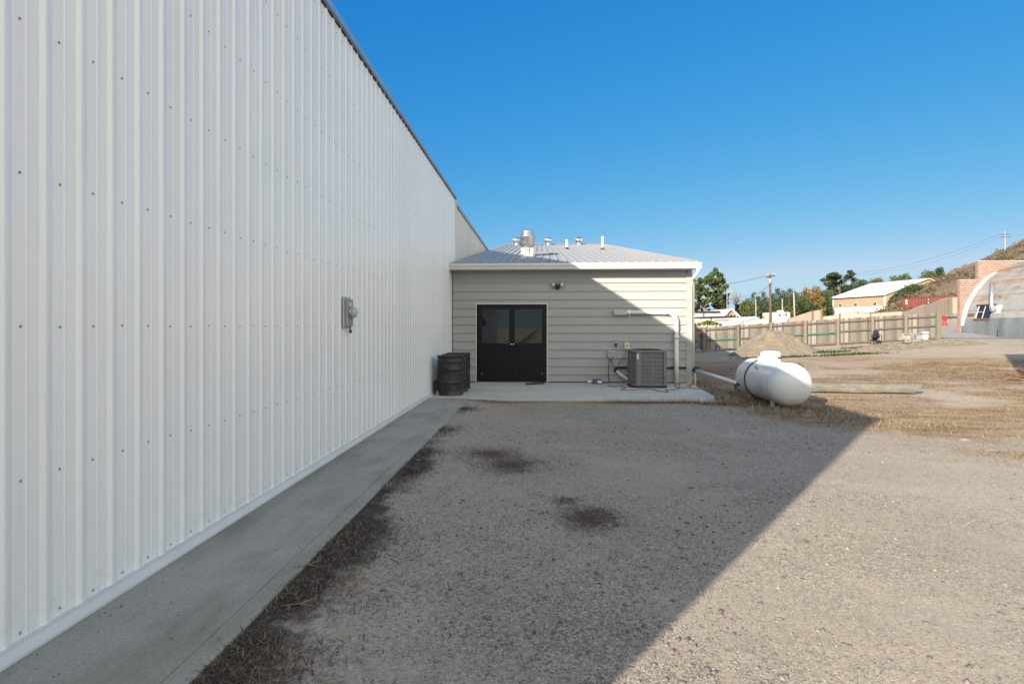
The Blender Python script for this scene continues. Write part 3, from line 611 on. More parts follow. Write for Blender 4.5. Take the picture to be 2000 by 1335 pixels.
    # air conditioner
    p0, p1 = P(1233, 757, z=0), P(1303, 757, z=0); y0 = P(1267, 757.5, z=0).y; w = (p1.x-p0.x); xa, xb = p0.x, p1.x; d = w*.92; zt = P(1267, 684, Y=y0).z
    t = thing('air_conditioner', 'taupe outdoor air conditioner unit with louvred sides on the concrete slab', 'air conditioner', ((xa+xb)/2, y0+d/2, .002))
    def rr(x0, y0_, x1, y1_, r, z, n=5):
        out = []
        for cx, cy, a0 in ((x1-r, y0_+r, -90), (x1-r, y1_-r, 0), (x0+r, y1_-r, 90), (x0+r, y0_+r, 180)):
            out += [Vector((cx+r*math.cos(R(a0+90*i/n)), cy+r*math.sin(R(a0+90*i/n)), z)) for i in range(n+1)]
        return out
    b = MB(); b.prism(rr(xa-.01, y0-.01, xb+.01, y0+d+.01, .14, .004), (0, 0, .055)); b.build('base_pan', M['black'], t)
    b = MB(); b.prism(rr(xa+.022, y0+.022, xb-.022, y0+d-.022, .12, .06), (0, 0, zt-.10)); b.build('coil', M['aclouver'], t)
    b = MB(); b.prism(rr(xa, y0, xb, y0+d, .14, zt-.05), (0, 0, .05)); b.build('top_cover', M['acpaint'], t, bevel=.01)
    cx, cy = (xa+xb)/2, y0+d/2; b = MB()
    for k in range(1, 7): b.lathe([(.055*k, zt+.012), (.055*k+.008, zt+.012), (.055*k+.008, zt+.02), (.055*k, zt+.02), (.055*k, zt+.012)], (cx, cy, 0), 28, caps=False)
    for k in range(8): b.tube([(cx, cy, zt+.02), (cx+.35*math.cos(k*pi/4), cy+.35*math.sin(k*pi/4), zt+.012)], .006, 5)
    b.build('fan_guard', M['blackmetal'], t)
    b = MB(); b.lathe([(.36, zt+.0015), (.36, zt+.004), (0, zt+.004)], (cx, cy, 0), 28); b.build('fan_opening', M['dark_edge'], t)
    # corner posts, centre stiles and the horizontal louvre bands
    px_ = lambda px: P(px, 720, Y=y0).x
    b = MB(); b.box(px_(1243), y0-.004, .06, px_(1252), y0+.03, zt-.05); b.box(px_(1296.5), y0-.004, .06, px_(1303)-.03, y0+.03, zt-.05); b.box(px_(1272.5), y0-.003, .06, px_(1275.5), y0+.02, zt-.05)
    for X_ in (xa, xb):
        s_ = 1 if X_ == xb else -1
        b.box(*(sorted((X_-s_*.03, X_))[0:1]), y0+.13, .06, sorted((X_-s_*.03, X_))[1], y0+.2, zt-.05)
        b.box(sorted((X_-s_*.03, X_))[0], y0+d-.2, .06, sorted((X_-s_*.03, X_))[1], y0+d-.13, zt-.05)
    b.prism(rr(xa+.002, y0+.002, xb-.002, y0+d-.002, .14, .06), (0, 0, .045)); b.build('panel_frame', M['acpaint'], t)
    b = MB(); nb = 8; hh = (zt-.05-.11)/nb
    for k in range(1, nb): z = .105+k*hh; b.prism(rr(xa+.006, y0+.006, xb-.006, y0+d-.006, .135, z), (0, 0, .022))
    b.build('louvre_band', M['acpaint'], t)
    b = MB(); n = 64
    for k in range(n):
        x = xa+.14+(w-.28)*k/(n-1); b.box(x-.0035, y0+.008, .1, x+.0035, y0+.02, zt-.06)
    for k in range(40):
        yy = y0+.15+(d-.3)*k/39
        b.box(xa+.008, yy-.0035, .1, xa+.02, yy+.0035, zt-.06); b.box(xb-.02, yy-.0035, .1, xb-.008, yy+.0035, zt-.06)
    for cx_, a0 in ((xa+.14, 180), (xb-.14, 270)):
        for i in range(7):
            a = R(a0+90*(i+.5)/7); x, yy = cx_+.126*math.cos(a), y0+.14+.126*math.sin(a); b.box(x-.004, yy-.004, .1, x+.004, yy+.004, zt-.06)
    tag(b.build('grille', M['acpaint'], t), kind='stuff')
    b = MB(); b.box(px_(1243.6), y0-.006, zt-.22, px_(1247.8), y0-.0045, zt-.09); b.build('label_plate', M['whiteplastic'], t)
    # big white conduit with junction box
    zx = lambda px, py: fac(px, py); r = .058; yp = FY-.10
    x0, zc = zx(1222, 610); x1, _ = zx(1319.5, 610); 
    t = thing('conduit_run', 'fat white conduit bending down the beige wall from a grey junction box', 'pipe', (x1, yp, 0))
    bx0, bx1 = zx(1197.5, 610)[0], zx(1222, 610)[0]; b = MB(); b.box(bx0, FY-.15, zx(1200, 615)[1], bx1, FY-.002, zx(1200, 605)[1]); b.build('junction_box', M['lightgrey'], t, bevel=.008)
    Rb = .26; b = MB(); pts = [(bx1-.02, yp, zc), (x1-Rb, yp, zc)]+[(x1-Rb+Rb*math.sin(R(a)), yp, zc-Rb+Rb*math.cos(R(a))) for a in range(10, 91, 10)]+[(x1, yp, zc-1.2), (x1, yp, .0)]
    b.tube(pts, r, 14); b.build('pipe', M['pvc'], t)
    for a_, c_ in (((x1-Rb-.10, yp, zc), (x1-Rb+.03, yp, zc)), ((x1, yp, zc-.62), (x1, yp, zc-.72)), ((bx1+.02, yp, zc), (bx1+.12, yp, zc))): MB().tube([a_, c_], r+.007, 14).build('coupling', M['pvc'], t)
    b = MB(); zz = zx(1320, 713)[1]; b.box(x1-.09, FY-.05, zz-.012, x1+.09, FY-.02, zz+.012); b.lathe([(.02, 0), (.02, .015), (0, .016)], (x1-.085, FY-.05, zz), 8, (0, -1, 0)); b.lathe([(.02, 0), (.02, .015), (0, .016)], (x1+.085, FY-.05, zz), 8, (0, -1, 0)); b.build('strap', M['steel'], t)
    b = MB(); q = zx(1228, 615); b.tube([(q[0], yp, zc), (q[0], yp, zc-.09)], .02, 8); b.build('drain_stub', M['pvc'], t)
    # disconnect box with whip
    x0, z1 = zx(1186.5, 684); x1, z0 = zx(1197.5, 697); t = thing('disconnect_box', 'small blue-grey electrical disconnect box on the wall left of the air conditioner', 'electrical box', ((x0+x1)/2, FY-.02, z0))
    b = MB(); b.box(x0, FY-.12, z0, x1, FY-.018, z1); b.build('box', M['lightgrey'], t, bevel=.006)
    b = MB(); b.box(x0+.02, FY-.128, z0+.03, x1-.02, FY-.1215, z1-.02); b.build('cover', M['greybox'], t, bevel=.004)
    b = MB(); b.lathe([(.03, 0), (.025, -.05), (.018, -.05)], ((x0+x1)/2, FY-.07, z0), 10); b.build('connector', M['whiteplastic'], t)
    ac = (xa+.02, y0+d*.75)
    def cable(name, label, pts, r, mat, cat='cable', group=None, n=6):
        P_ = [Vector(p) for p in pts]; out = []
        for i in range(len(P_)-1):
            a, b2, c2, d2 = P_[max(0, i-1)], P_[i], P_[i+1], P_[min(len(P_)-1, i+2)]
            for k in range(6):
                u = k/6; out.append(.5*((2*b2)+(c2-a)*u+(2*a-5*b2+4*c2-d2)*u*u+(3*b2-a-3*c2+d2)*u**3))
        out.append(P_[-1]); base = Vector((sum(p.x for p in out)/len(out), sum(p.y for p in out)/len(out), min(p.z for p in out)))
        return tag(MB().tube(out, r, n).build(name, mat, loc=base), label, cat, group)
    f3 = lambda px, py, dy=.05: Vector((zx(px, py)[0], FY-dy, zx(px, py)[1]))
    t = thing('flexible_conduit', 'white flexible conduit curving from the wall into the air conditioner', 'conduit', f3(1220, 732))
    b = MB(); b.tube([f3(1203, 723, .08), f3(1208, 728, .12), f3(1216, 734, .25), f3(1226, 740, .4), (xa+.03, FY-.55, f3(1234, 742).z), (xa+.1, FY-.6, f3(1240, 742).z)], .035, 10); b.build('hose', M['pvc'], t)
    b = MB(); b.tube([f3(1200, 720, .06), f3(1203.5, 723.5, .085)], .045, 10); b.build('fitting', M['black'], t); b = MB(); b.tube([f3(1222, 733, .2), f3(1225, 731, .2)], .03, 8); b.build('fitting', M['black'], t)
    cable('cable', 'dark wire looping from the disconnect box down to the flexible conduit', [f3(1192, 699), f3(1195, 708), f3(1200, 718)], .012, M['wire'], group=None)
    cable('cable', 'grey wire hanging straight from the disconnect box to the slab', [f3(1190, 699), f3(1188, 720), f3(1188.5, 738), f3(1192, 746)], .010, M['wire'])
    cable('cable', 'thin dark wire curving from the cream outlet box to the conduit', [f3(1222, 681), f3(1219, 695), f3(1210, 707), f3(1206, 716)], .007, M['wire'])
    x0, z1 = zx(1219, 668); x1, z0 = zx(1228.5, 681); t = thing('outlet_box', 'cream outlet box on the wall above the air conditioner', 'outlet', ((x0+x1)/2, FY-.02, z0))
    b = MB(); b.box(x0, FY-.1, z0, x1, FY-.018, z1); b.build('box', M['cream'], t, bevel=.008)
    b = MB(); b.box(x0+.03, FY-.107, z0+.05, x1-.03, FY-.101, z1-.05); b.build('flap', M['soffit'], t, bevel=.003)
    x, z = zx(1202.5, 673.5); t = thing('wall_faucet', 'small brown hose faucet on the wall left of the cream outlet', 'faucet', (x, FY-.02, z))
    b = MB(); b.lathe([(.035, 0), (.035, .01), (.018, .015), (.018, .07)], (x, FY-.018, z), 12, (0, -1, 0)); b.tube([(x, FY-.08, z), (x, FY-.11, z-.02), (x, FY-.115, z-.06)], .016, 8); b.build('spout', M['rust'], t)
    b = MB(); b.lathe([(.04, 0), (.045, .008), (.04, .016), (0, .016)], (x, FY-.085, z+.02), 10, (0, -.5, 1)); b.build('handle', M['rust'], t)
    b = MB(); xl, zl = zx(1201.5, 717.5); b.tube([(xl, FY-.055, zl), (FX1-.15, FY-.055, zl)], .022, 8); tag(b.build('refrigerant_line', M['black'], loc=((xl+FX1)/2, FY-.05, zl)), 'black insulated line running along the wall behind the air conditioner', 'pipe')
    # things lying on the slab
    a = P(1157, 749.5, z=0); c = P(1177.5, 749.5, z=0); t = thing('bait_station', 'dark blue plastic bait box on the slab at the foot of the wall', 'box', ((a.x+c.x)/2, a.y+.08, .002))
    b = MB(); b.hexa([(a.x, a.y, .002), (c.x, a.y, .002), (c.x, a.y+.2, .002), (a.x, a.y+.2, .002)], [(a.x+.03, a.y+.03, .12), (c.x-.03, a.y+.03, .12), (c.x-.03, a.y+.17, .12), (a.x+.03, a.y+.17, .12)]); b.build('box', M['bluebox'], t, bevel=.015)
    lx0, lx1 = P(1167, 745, Y=a.y).x, P(1177, 745, Y=a.y).x; b = MB(); b.hexa([(lx0, a.y-.0015, .03), (lx1-.01, a.y-.0015, .03), (lx1-.01, a.y+.001, .03), (lx0, a.y+.001, .03)], [(lx0, a.y+.0145, .09), (lx1-.02, a.y+.0145, .09), (lx1-.02, a.y+.017, .09), (lx0, a.y+.017, .09)]); b.build('label', M['whiteplastic'], t)
    e = P(1152, 748.5, z=0); t = tag(MB().lathe([(.035, -.07), (.045, -.05), (.045, .05), (.025, .07), (.022, .09)], (e.x, e.y, .047), 14, (1, 0, 0)).build('white_bottle', M['whiteplastic'], loc=(e.x, e.y, .002)), 'little white bottle lying beside the blue box', 'bottle')
    a = P(1027.5, 751.5, z=0); c = P(1063, 749.5, z=0); b = MB(); b.tube([(a.x, a.y, .032), (c.x, c.y, .032)], .03, 12, caps=False); b.tube([(c.x, c.y, .032), (a.x, a.y, .032)], .024, 12, caps=False)
    tag(b.build('pipe_offcut', M['block'], loc=((a.x+c.x)/2, a.y, .002)), 'short dark rusty pipe lying before the double door', 'pipe')
    pts = [P(x, y, z=.012) for x, y in ((1187, 752), (1198, 755), (1212, 754), (1222, 757), (1212, 760), (1226, 761.5), (1250, 760), (1275, 760), (1288, 763.5), (1306, 765), (1300, 761), (1320, 760), (1328, 755), (1326, 748), (1320, 750), (1322, 756), (1340, 757), (1344, 752), (1352, 750), (1346, 757), (1368, 759))]
    cable('extension_cord', 'thin red-orange cord straggling over the slab past the air conditioner', pts, .008, M['cordred'], 'cord')
fixtures()
#@@ yard
def drum(name='oil_drum', mat='drum'):
    t = thing(name, 'x', 'drum', (0, 0, 0), 'scorched oil drums in the corner')
    Rr = .29; h = .885
    pr = [(Rr-.01, 0), (Rr+.006, .004), (Rr+.006, .018), (Rr, .024)]
    for z in (.29, .585): pr += [(Rr, z-.03), (Rr+.004, z-.016), (Rr+.014, z), (Rr+.004, z+.016), (Rr, z+.03)]
    for z in (.10, .18, .40, .48, .70): pr.append((Rr+.001, z))
    pr.sort(key=lambda q: q[1]); pr += [(Rr, .74), (Rr+.009, .755), (Rr, .77), (Rr, h-.02)]
    MB().lathe(pr, (0, 0, 0), 40).build('body', M[mat], t)
    MB().lathe([(Rr-.002, h-.02), (Rr+.009, h-.016), (Rr+.012, h-.004), (Rr+.006, h+.002), (Rr-.008, h), (Rr-.012, h-.03)], (0, 0, 0), 40, caps=False).build('rim', M['drumrim'], t)
    MB().lathe([(Rr-.012, h-.03), (Rr-.03, h-.035), (0, h-.03)], (0, 0, 0), 40, caps=False).build('lid', M['drumrim'], t)
    return t
def yard():
    a = drum(); q = P(880, 771.5, z=.003); a.location = (P(879.5, HOR, Y=13.38).x, 13.38, .003); a['label'] = 'front oil drum, soot black, standing nearest at the corner of slab and wall'
    copy_tree(a, (P(914, HOR, Y=14.05).x-.3, 14.05, .003), -.4, 'middle oil drum, black with rusty rim, squeezed between the other two')
    c = drum(mat='drumblue'); c.location = (P(919, HOR, Y=14.7).x-.3, 14.7, .003); c.rotation_euler = (0, 0, .6); c['label'] = 'rearmost oil drum with flaking blue paint close to the beige wall'
    # stacked timber offcuts
    z = .004; g = P(852, 770, z=0)
    labs = ['dark timber offcut at the bottom of the small stack by the drums', 'dark timber offcut second from bottom of the small stack', 'dark timber offcut third from bottom of the small stack', 'dark timber offcut on top of the small stack by the drums']
    for k in range(4):
        M3 = Matrix.Rotation(.1+(-1)**k*.12, 3, 'Z'); b = MB(); b.obox((g.x+.02*(k % 2), g.y+.12, z+.038), .15, .34, .074, M3)
        tag(b.build('timber_offcut', M['block'], loc=(g.x, g.y+.12, z), bevel=.006), labs[k], 'timber', 'timber offcuts stacked by the drums'); z += .0765
    e = P(854.5, 771.5, z=0); b = MB(); b.add([(e.x-.05, e.y-.04, .002), (e.x+.05, e.y-.03, .002), (e.x+.03, e.y+.06, .002), (e.x, e.y, .12)], [(0, 1, 3), (1, 2, 3), (2, 0, 3), (0, 2, 1)])
    tag(b.build('broken_stone', M['block_white'], loc=(e.x, e.y, .002)), 'pale pointed stone leaning beside the front drum', 'stone')
    # propane tank, axis along Y
    cx, rr = 4.97, .43; gz = gh(4.97, 13); zc = .378
    t = thing('propane_tank', 'white horizontal propane tank with domed cover on short legs in dry grass', 'tank', (cx, 13.0, gz))
    pr = []; e = .30
    for k in range(9): a = pi/2*k/8; pr.append((rr*math.sin(a), e-e*math.cos(a)))
    L = 2.4; pr += [(rr, L-e)]+[(rr*math.cos(pi/2*k/8), L-e+e*math.sin(pi/2*k/8)) for k in range(1, 9)]
    tilt = Vector((.03, -1, 0)).normalized(); st = Vector((cx-.03, 14.25, zc))
    MB().lathe(pr, st, 48, tilt, caps=False).build('shell', M['tank'], t)
    b = MB()
    for s0 in (e, L-e, L*.42): b = MB(); b.tube([st+tilt*s0+(Vector((1, .03, 0))*math.cos(R(a))+Vector((0, 0, 1))*math.sin(R(a)))*(rr+.0015) for a in range(0, 361, 10)], .006, 5); b.build('weld_seam', M['tank'], t)
    pl = st+tilt*1.3+Vector((-.34, 0, .27)); b = MB(); b.obox(pl, .012, .16, .1, Matrix.Rotation(R(-38), 3, 'Y')); b.build('data_plate', M['steel'], t)
    mid = st+tilt*1.18; sidev = Vector((1, .03, 0)).normalized()
    b = MB(); b.lathe([(.21, rr-.06), (.21, rr+.15), (.202, rr+.18), (.17, rr+.20), (.1, rr+.212), (0, rr+.215)], mid, 32, caps=False); dome = b.build('dome', M['tank'], t)
    b = MB(); q = mid+Vector((.12, -.20, rr+.06)); 
    for k in range(3): b.box(q.x-.06+k*.035, q.y-.02, q.z, q.x-.042+k*.035, q.y+.06, q.z+.03)
    b.build('latch', M['black'], dome)
    def ring(s0, r, a0=0, a1=360):
        return [st+tilt*s0+(sidev*math.cos(R(a))+Vector((0, 0, 1))*math.sin(R(a)))*r for a in range(a0, a1+1, 10)]
    b = MB()
    b.tube(ring(.84, rr+.006, -250, 60), .02, 6); b.build('strap', M['block'], t)
    for s0, hx in ((.5, 0), (1.75, 0)):
        for sx in (-1, 1):
            p = st+tilt*s0+sidev*sx*.2; b = MB(); b.box(p.x-.03, p.y-.03, gz-.05, p.x+.03, p.y+.03, zc-.33); b.build('leg', M['tank'], t)
    for s0 in (.5, 1.95):
        p = st+tilt*s0+Vector((0, 0, rr)); b = MB(); 
        if s0 > 1: b.tube([st+tilt*s0+(sidev*math.cos(R(a))+Vector((0, 0, 1))*math.sin(R(a)))*(rr+h) for a, h in ((62, -.01), (60, .05), (48, .055), (46, -.01))], .013, 6)
        else: b.tube([p+Vector((0, 0, -.02)), p+Vector((0, 0, .05)), p+tilt*.1+Vector((0, 0, .05)), p+tilt*.1+Vector((0, 0, -.02))], .013, 6)
        b.build('lifting_lug', M['blackmetal'] if s0 > 1 else M['tank'], t)
    # gas line from the building corner
    a = P(1356, 723, Y=FY+.1); a.x = max(a.x, FX1+.07); a = Vector((FX1+.1, FY-.05, P(1356, 723, Y=FY-.05).z)); c = P(1445, 749, Y=13.9)
    t = thing('gas_pipe', 'white pipe sloping from the building corner towards the propane tank', 'pipe', (a.x, a.y, gh(a.x, a.y)))
    MB().tube([a, c], .045, 12).build('pipe', M['pvc'], t)
    d = (c-a).normalized(); MB().tube([c-d*.06, c+d*.09], .055, 12).build('end_fitting', M['black'], t)
    b = MB(); b.tube([a-d*.1, a+d*.04], .055, 10); b.tube([a+Vector((0, 0, 0)), a+Vector((.02, 0, .1))], .03, 8); b.box(a.x-.03, a.y-.06, a.z+.06, a.x+.11, a.y+.02, a.z+.10); b.build('valve', M['black'], t)
    b = MB(); b.tube([a+Vector((-.0, .02, -.03)), Vector((a.x, a.y+.02, gh(a.x, a.y)-.1))], .02, 8); b.build('riser', M['cream'], t)
    # log
    a = P(1438, 757, Y=15.3); c = P(1787, 762, Y=15.1); za = gh(a.x, a.y)+.14; zb_ = gh(c.x, c.y)+.14
    pts = []; rs = []
    for k in range(13):
        u = k/12; p = Vector((a.x, 15.35, za)).lerp(Vector((c.x, 15.05, zb_)), u); pts.append(p+Vector((0, .01*math.sin(k*2.1), .006*math.sin(k*1.3)))); rs.append(.122+.006*math.sin(k*1.7))
    b = MB(); V_ = []
    for p, r in zip(pts, rs):
        for k in range(12):
            a_ = 2*pi*(k+.5)/12; ca, sa = math.cos(a_), math.sin(a_); m_ = (abs(ca)**3.2+abs(sa)**3.2)**(-1/3.2); V_.append(p+Vector((0, ca*r*m_, sa*r*m_)))
    n_ = len(pts); V_[-12:] = [v+Vector((.10*(v.z-pts[-1].z)/.1, 0, 0)) for v in V_[-12:]]
    b.add(V_, [(q*12+k, q*12+(k+1) % 12, (q+1)*12+(k+1) % 12, (q+1)*12+k) for q in range(n_-1) for k in range(12)]+[tuple(range(12))[::-1], tuple(range(12*(n_-1), 12*n_))])
    tag(b.build('wooden_log', M['log'], loc=(pts[6].x, 15.2, gh(pts[6].x, 15.2))), 'long weathered squared log lying in the dry grass behind the propane tank', 'log')
    # pale stones and a flat board by the tank
    for px, py, s, lab in ((1574, 805, .12, 'flat pale slab of stone just below the near end of the propane tank'), (1882, 859, .075, 'lone pale stone in the straw field right of the tank'), (1418, 767, .10, 'yellowish stone between gas pipe and slab corner')):
        p = P(px, py, z=-.05); b = MB(); b.lathe([(.0, -.02), (s*.8, -.02), (s, .02), (s*.8, s*.28), (s*.35, s*.4), (0, s*.42)], (p.x, p.y, gh(p.x, p.y)), 9, sm=False)
        o = b.build('field_stone', M['block_white'], loc=(p.x, p.y, gh(p.x, p.y))); o.scale = (1, .6, .8); tag(o, lab, 'stone')
    # fence
    fx = [P(p, HOR, Y=42.5).x for p in (1374, 1440, 1504, 1571, 1634.5, 1702, 1767, 1831)]; dx = (fx[-1]-fx[0])/7
    fx = [fx[0]-dx*k for k in (4, 3, 2, 1)]+fx; YF = 42.5; fz = lambda x: -.31+.0597*(x-11.5)
    t = thing('wooden_fence', 'long weathered wooden picket fence across the back of the yard, some rails faded green', 'fence', (fx[5], YF, fz(fx[5])))
    hgt = 1.83
    for i, x in enumerate(fx):
        w = .085 if i < len(fx)-1 else .16; b = MB(); b.box(x-w, YF-.20, fz(x)-.3, x+w, YF-.04, fz(x)+hgt+(.0 if i < len(fx)-1 else .12)); b.build('post', M['postgreen'] if i == len(fx)-1 or i == 5 else M['post'], t, bevel=.012)
    for i in range(len(fx)-1):
        x0, x1 = fx[i], fx[i+1]; b = MB(); x = x0+.02
        while x < x1-.03:
            w = random.uniform(.118, .142); h = hgt+random.uniform(-.03, .03); z = fz(x); yy = YF+random.uniform(-.006, .006); gap = .25 if i == 4 else .05
            zb_ = z+(random.uniform(.12, .3) if i < 5 else random.uniform(.02, .07))
            b.prism([(x, yy, zb_), (x+w-.012, yy, zb_), (x+w-.012, yy, z+h-.03), (x+w*.7, yy, z+h), (x+w*.25, yy, z+h), (x, yy, z+h-.03)], (0, .02, 0)); x += w
        b.build('picket_panel', M['picket'], t)
        for fr_, nm in ((.88, 'rail'), (.47 if i < 8 else .52, 'rail'), (.06, 'rail')):
            if fr_ < .1 and i < 7: continue
            z0, z1 = fz(x0)+hgt*fr_, fz(x1)+hgt*fr_; g = fr_ > .3 and fr_ < .6 and i in (3, 4, 6, 7)
            b = MB(); b.hexa([(x0+.09, YF-.12, z0-.05), (x0+.09, YF-.075, z0-.05), (x0+.09, YF-.075, z0+.05), (x0+.09, YF-.12, z0+.05)], [(x1-.09, YF-.12, z1-.05), (x1-.09, YF-.075, z1-.05), (x1-.09, YF-.075, z1+.05), (x1-.09, YF-.12, z1+.05)])
            b.build(nm, M['railgreen'] if g else M['rail'], t)
    # dirt mound and low berms
    def heap(name, label, cx, cy, rx, ry, h, seed, cat):
        n, m = 120, 40; V = []; Fc = []
        for j in range(m+1):
            r = (j/m)
            for i in range(n):
                a = 2*pi*i/n; q = 1+.16*noise.noise((math.cos(a)*1.4+seed, math.sin(a)*1.4, seed)); x = cx+rx*r*q*math.cos(a); y = cy+ry*r*q*math.sin(a)
                z = gh(x, y)-.04+h*(max(0, 1-r**1.4))**1.08*(1+.22*noise.noise((x*.8, y*.8, seed)))+.17*(1-r)**.6*noise.noise((x*2.0, y*2.0, seed))*min(1, h)+(.14*noise.noise((x*4.3, y*4.3, seed))+.06*noise.noise((x*10, y*10, seed)))*(1-r)**.35*min(1, h*2)
                V.append((x, y, z))
        for j in range(m):
            for i in range(n): Fc.append((j*n+i, j*n+(i+1) % n, (j+1)*n+(i+1) % n, (j+1)*n+i))
        return tag(np_mesh(name, V, Fc, M['mound'], loc=(cx, cy, gh(cx, cy)), smooth_=True), label, cat)
    p = P(1517, 690, Y=36.5); heap('dirt_mound', 'big grey-brown mound of dirt in front of the wooden fence', p.x, 37.2, 2.7, 2.2, 1.5, 1.3, 'dirt pile')
    for px, Y, rx, ry, h, sd, lab in ((1693, 34.5, 1.2, .9, .42, 3.1, 'small tan heap of dirt left of the longer berm'), (1742, 36, 2.2, 1.1, .40, 5.5, 'low tan dirt berm in front of the black chair and fence'), (1835, 37, 2.7, 1.2, .42, 8.2, 'low grassy dirt berm by the end of the fence')):
        q = P(px, HOR, Y=Y); heap('dirt_berm', lab, q.x, Y, rx, ry, h, sd, 'dirt pile')
    # black chair leaning by the fence
    q = P(1712, HOR, Y=40.8); g = gh(q.x, q.y); x, y = q.x, q.y; s = .98
    t = thing('garden_chair', 'black plastic garden chair seen from behind against the fence', 'chair', (x, y, g))
    b = MB(); b.add([(x-.17, y+.3, g+.28), (x+.17, y+.3, g+.28), (x+.27, y+.05, g+.5), (x+.05, y-.06, g+.9), (x-.19, y-.02, g+.98), (x-.25, y+.05, g+.45)], [(0, 1, 2, 5), (5, 2, 3, 4)])
    b.add([(v[0], v[1]+.03, v[2]) for v in ((x-.17, y+.3, g+.28), (x+.17, y+.3, g+.28), (x+.27, y+.05, g+.5), (x+.05, y-.06, g+.9), (x-.19, y-.02, g+.98), (x-.25, y+.05, g+.45))], [(0, 1, 2, 5), (5, 2, 3, 4)]); b.build('backrest', M['black'], t)
    b = MB(); b.hexa([(x-.24, y-.1, g+.2), (x+.22, y-.1, g+.2), (x+.22, y+.34, g+.24), (x-.24, y+.34, g+.24)], [(x-.24, y-.1, g+.25), (x+.22, y-.1, g+.25), (x+.22, y+.34, g+.29), (x-.24, y+.34, g+.29)]); b.build('seat', M['black'], t)
    for sx in (-1, 1):
        b = MB(); b.tube([(x+sx*.2, y-.06, g), (x+sx*.30, y-.04, g+.3), (x+sx*.33, y, g+.62), (x+sx*.22, y+.02, g+.66)], .028, 8); b.build('armrest', M['black'], t)
        b = MB(); b.tube([(x+sx*.22, y+.3, g), (x+sx*.2, y+.3, g+.26)], .025, 8); b.build('leg', M['black'], t)
    # chalky blocks and bucket
    def blk(name, label, px, py0, Y, w, h, d, rz=0, holes=0, cat='block', mat='block_white', rx=0):
        q = P(px, HOR, Y=Y); z0 = P(px, py0, Y=Y).z; Mr = Matrix.Rotation(rz, 3, 'Z') @ Matrix.Rotation(rx, 3, 'Y')
        t = thing(name, label, cat, (q.x, q.y, z0), 'chalky blocks heaped near the fence end'); b = MB(); b.obox((q.x, q.y, z0+h/2), w, d, h, Mr); b.build('body', M[mat], t, bevel=.02)
        if holes:
            b = MB()
            for k in range(holes): c = Vector((q.x, q.y, z0+h/2))+Mr@Vector(((k-(holes-1)/2)*w*.75/holes, -d/2-.002, 0)); b.obox(c, w*.5/holes, .01, h*.4, Mr)
            b.build('core_hole', M['dark_edge'], t)
    q = gh(P(1780, HOR, Y=40).x, 40)
    blk('concrete_block', 'long pale block with four dark holes topping the heap by the fence', 1770, 655.5, 40.2, .68, .17, .3, .1, 4)
    blk('concrete_block', 'pale block with three holes right of the topmost one', 1785.5, 657, 40, .46, .18, .3, .15, 3, rx=-.1)
    blk('concrete_block', 'brown stained block under the long holed block', 1768, 662.5, 39.9, .55, .24, .3, -.2)
    blk('concrete_block', 'small white block at the far left foot of the heap', 1757.5, 664, 39.8, .17, .22, .2, .1)
    blk('concrete_block', 'pale slanting slab in the lower middle of the heap', 1783, 667.5, 39.3, .9, .16, .4, .3, rx=-.12)
    blk('concrete_block', 'grey white block between the slab and the bucket', 1796, 662.5, 39.9, .5, .26, .3, -.1)
    p = P(1807.5, 664, Y=39.7); t = thing('bucket', 'white bucket with dark band standing on the block heap', 'bucket', (p.x, p.y, p.z))
    b = MB(); b.lathe([(.17, 0), (.2, .33), (.205, .35), (.19, .35)], p, 20); b.build('body', M['whiteplastic'], t)
    b = MB(); b.lathe([(.208, .36), (.212, .40), (.2, .41)], p, 20); b.build('band', M['black'], t)
    b = MB(); b.lathe([(.215, .41), (.22, .50), (.12, .55), (0, .56)], p, 20); b.build('lid', M['whiteplastic'], t)
    # hydrant
    p = P(1845, 631.5, Y=60); g = p.z; x, y = p.x, p.y; t = thing('fire_hydrant', 'red fire hydrant beyond the end of the wooden fence', 'hydrant', (x, y, g))
    MB().lathe([(.2, -.3), (.2, .05), (.15, .07), (.13, .12), (.13, .55), (.17, .57), (.17, .60), (.14, .62)], (x, y, g), 18).build('barrel', M['hydrant'], t)
    MB().lathe([(.15, .62), (.13, .70), (.08, .76), (.035, .78), (.035, .83), (0, .83)], (x, y, g), 18).build('bonnet', M['hydrant'], t)
    for sx in (-1, 1): MB().lathe([(.065, .1), (.065, .2), (.085, .2), (.085, .25), (.03, .25), (.03, .28), (0, .28)], (x, y, g+.45), 12, (sx, 0, 0)).build('hose_cap', M['hydrant'], t)
    MB().lathe([(.08, .1), (.08, .19), (.1, .19), (.1, .24), (0, .24)], (x, y, g+.40), 12, (0, -1, 0)).build('pumper_cap', M['hydrant'], t)
    # rusty harrow and its neighbour at the right edge of the view
    p = P(1992, 742, z=-.05); g = gh(p.x, p.y); t = thing('brush_pile', 'tangle of dry orange-brown branches at the right edge of the yard', 'brush pile', (p.x+.5, p.y, g)); 
    for k in range(26):
        a = random.uniform(0, 2*pi); b0 = Vector((p.x+.75+random.uniform(-.3, .5), p.y+.5+random.uniform(-.5, .5), g+random.uniform(.0, .15)))
        d = Vector((-1+random.uniform(-.3, .6), random.uniform(-.7, .5), random.uniform(.15, .7))).normalized(); L = random.uniform(.5, 1.05); pts = []
        for q in range(6): u = q/5; pts.append(b0+d*L*u+Vector((0, 0, -.25*u*u*L+.02*random.random())))
        MB().tube(pts, [.022*(1-.7*q/5) for q in range(6)], 5).build('branch', M['strawred'] if k % 3 else M['rust'], t)
    tip = P(1960, 700, z=-.06); hh_ = 6.5; k_ = hh_/(-SUN.z); x0, y1 = tip.x-k_*SUN.x, tip.y-k_*SUN.y; y0 = y1-3.2; g = gh(x0+2, y0+1)-.05
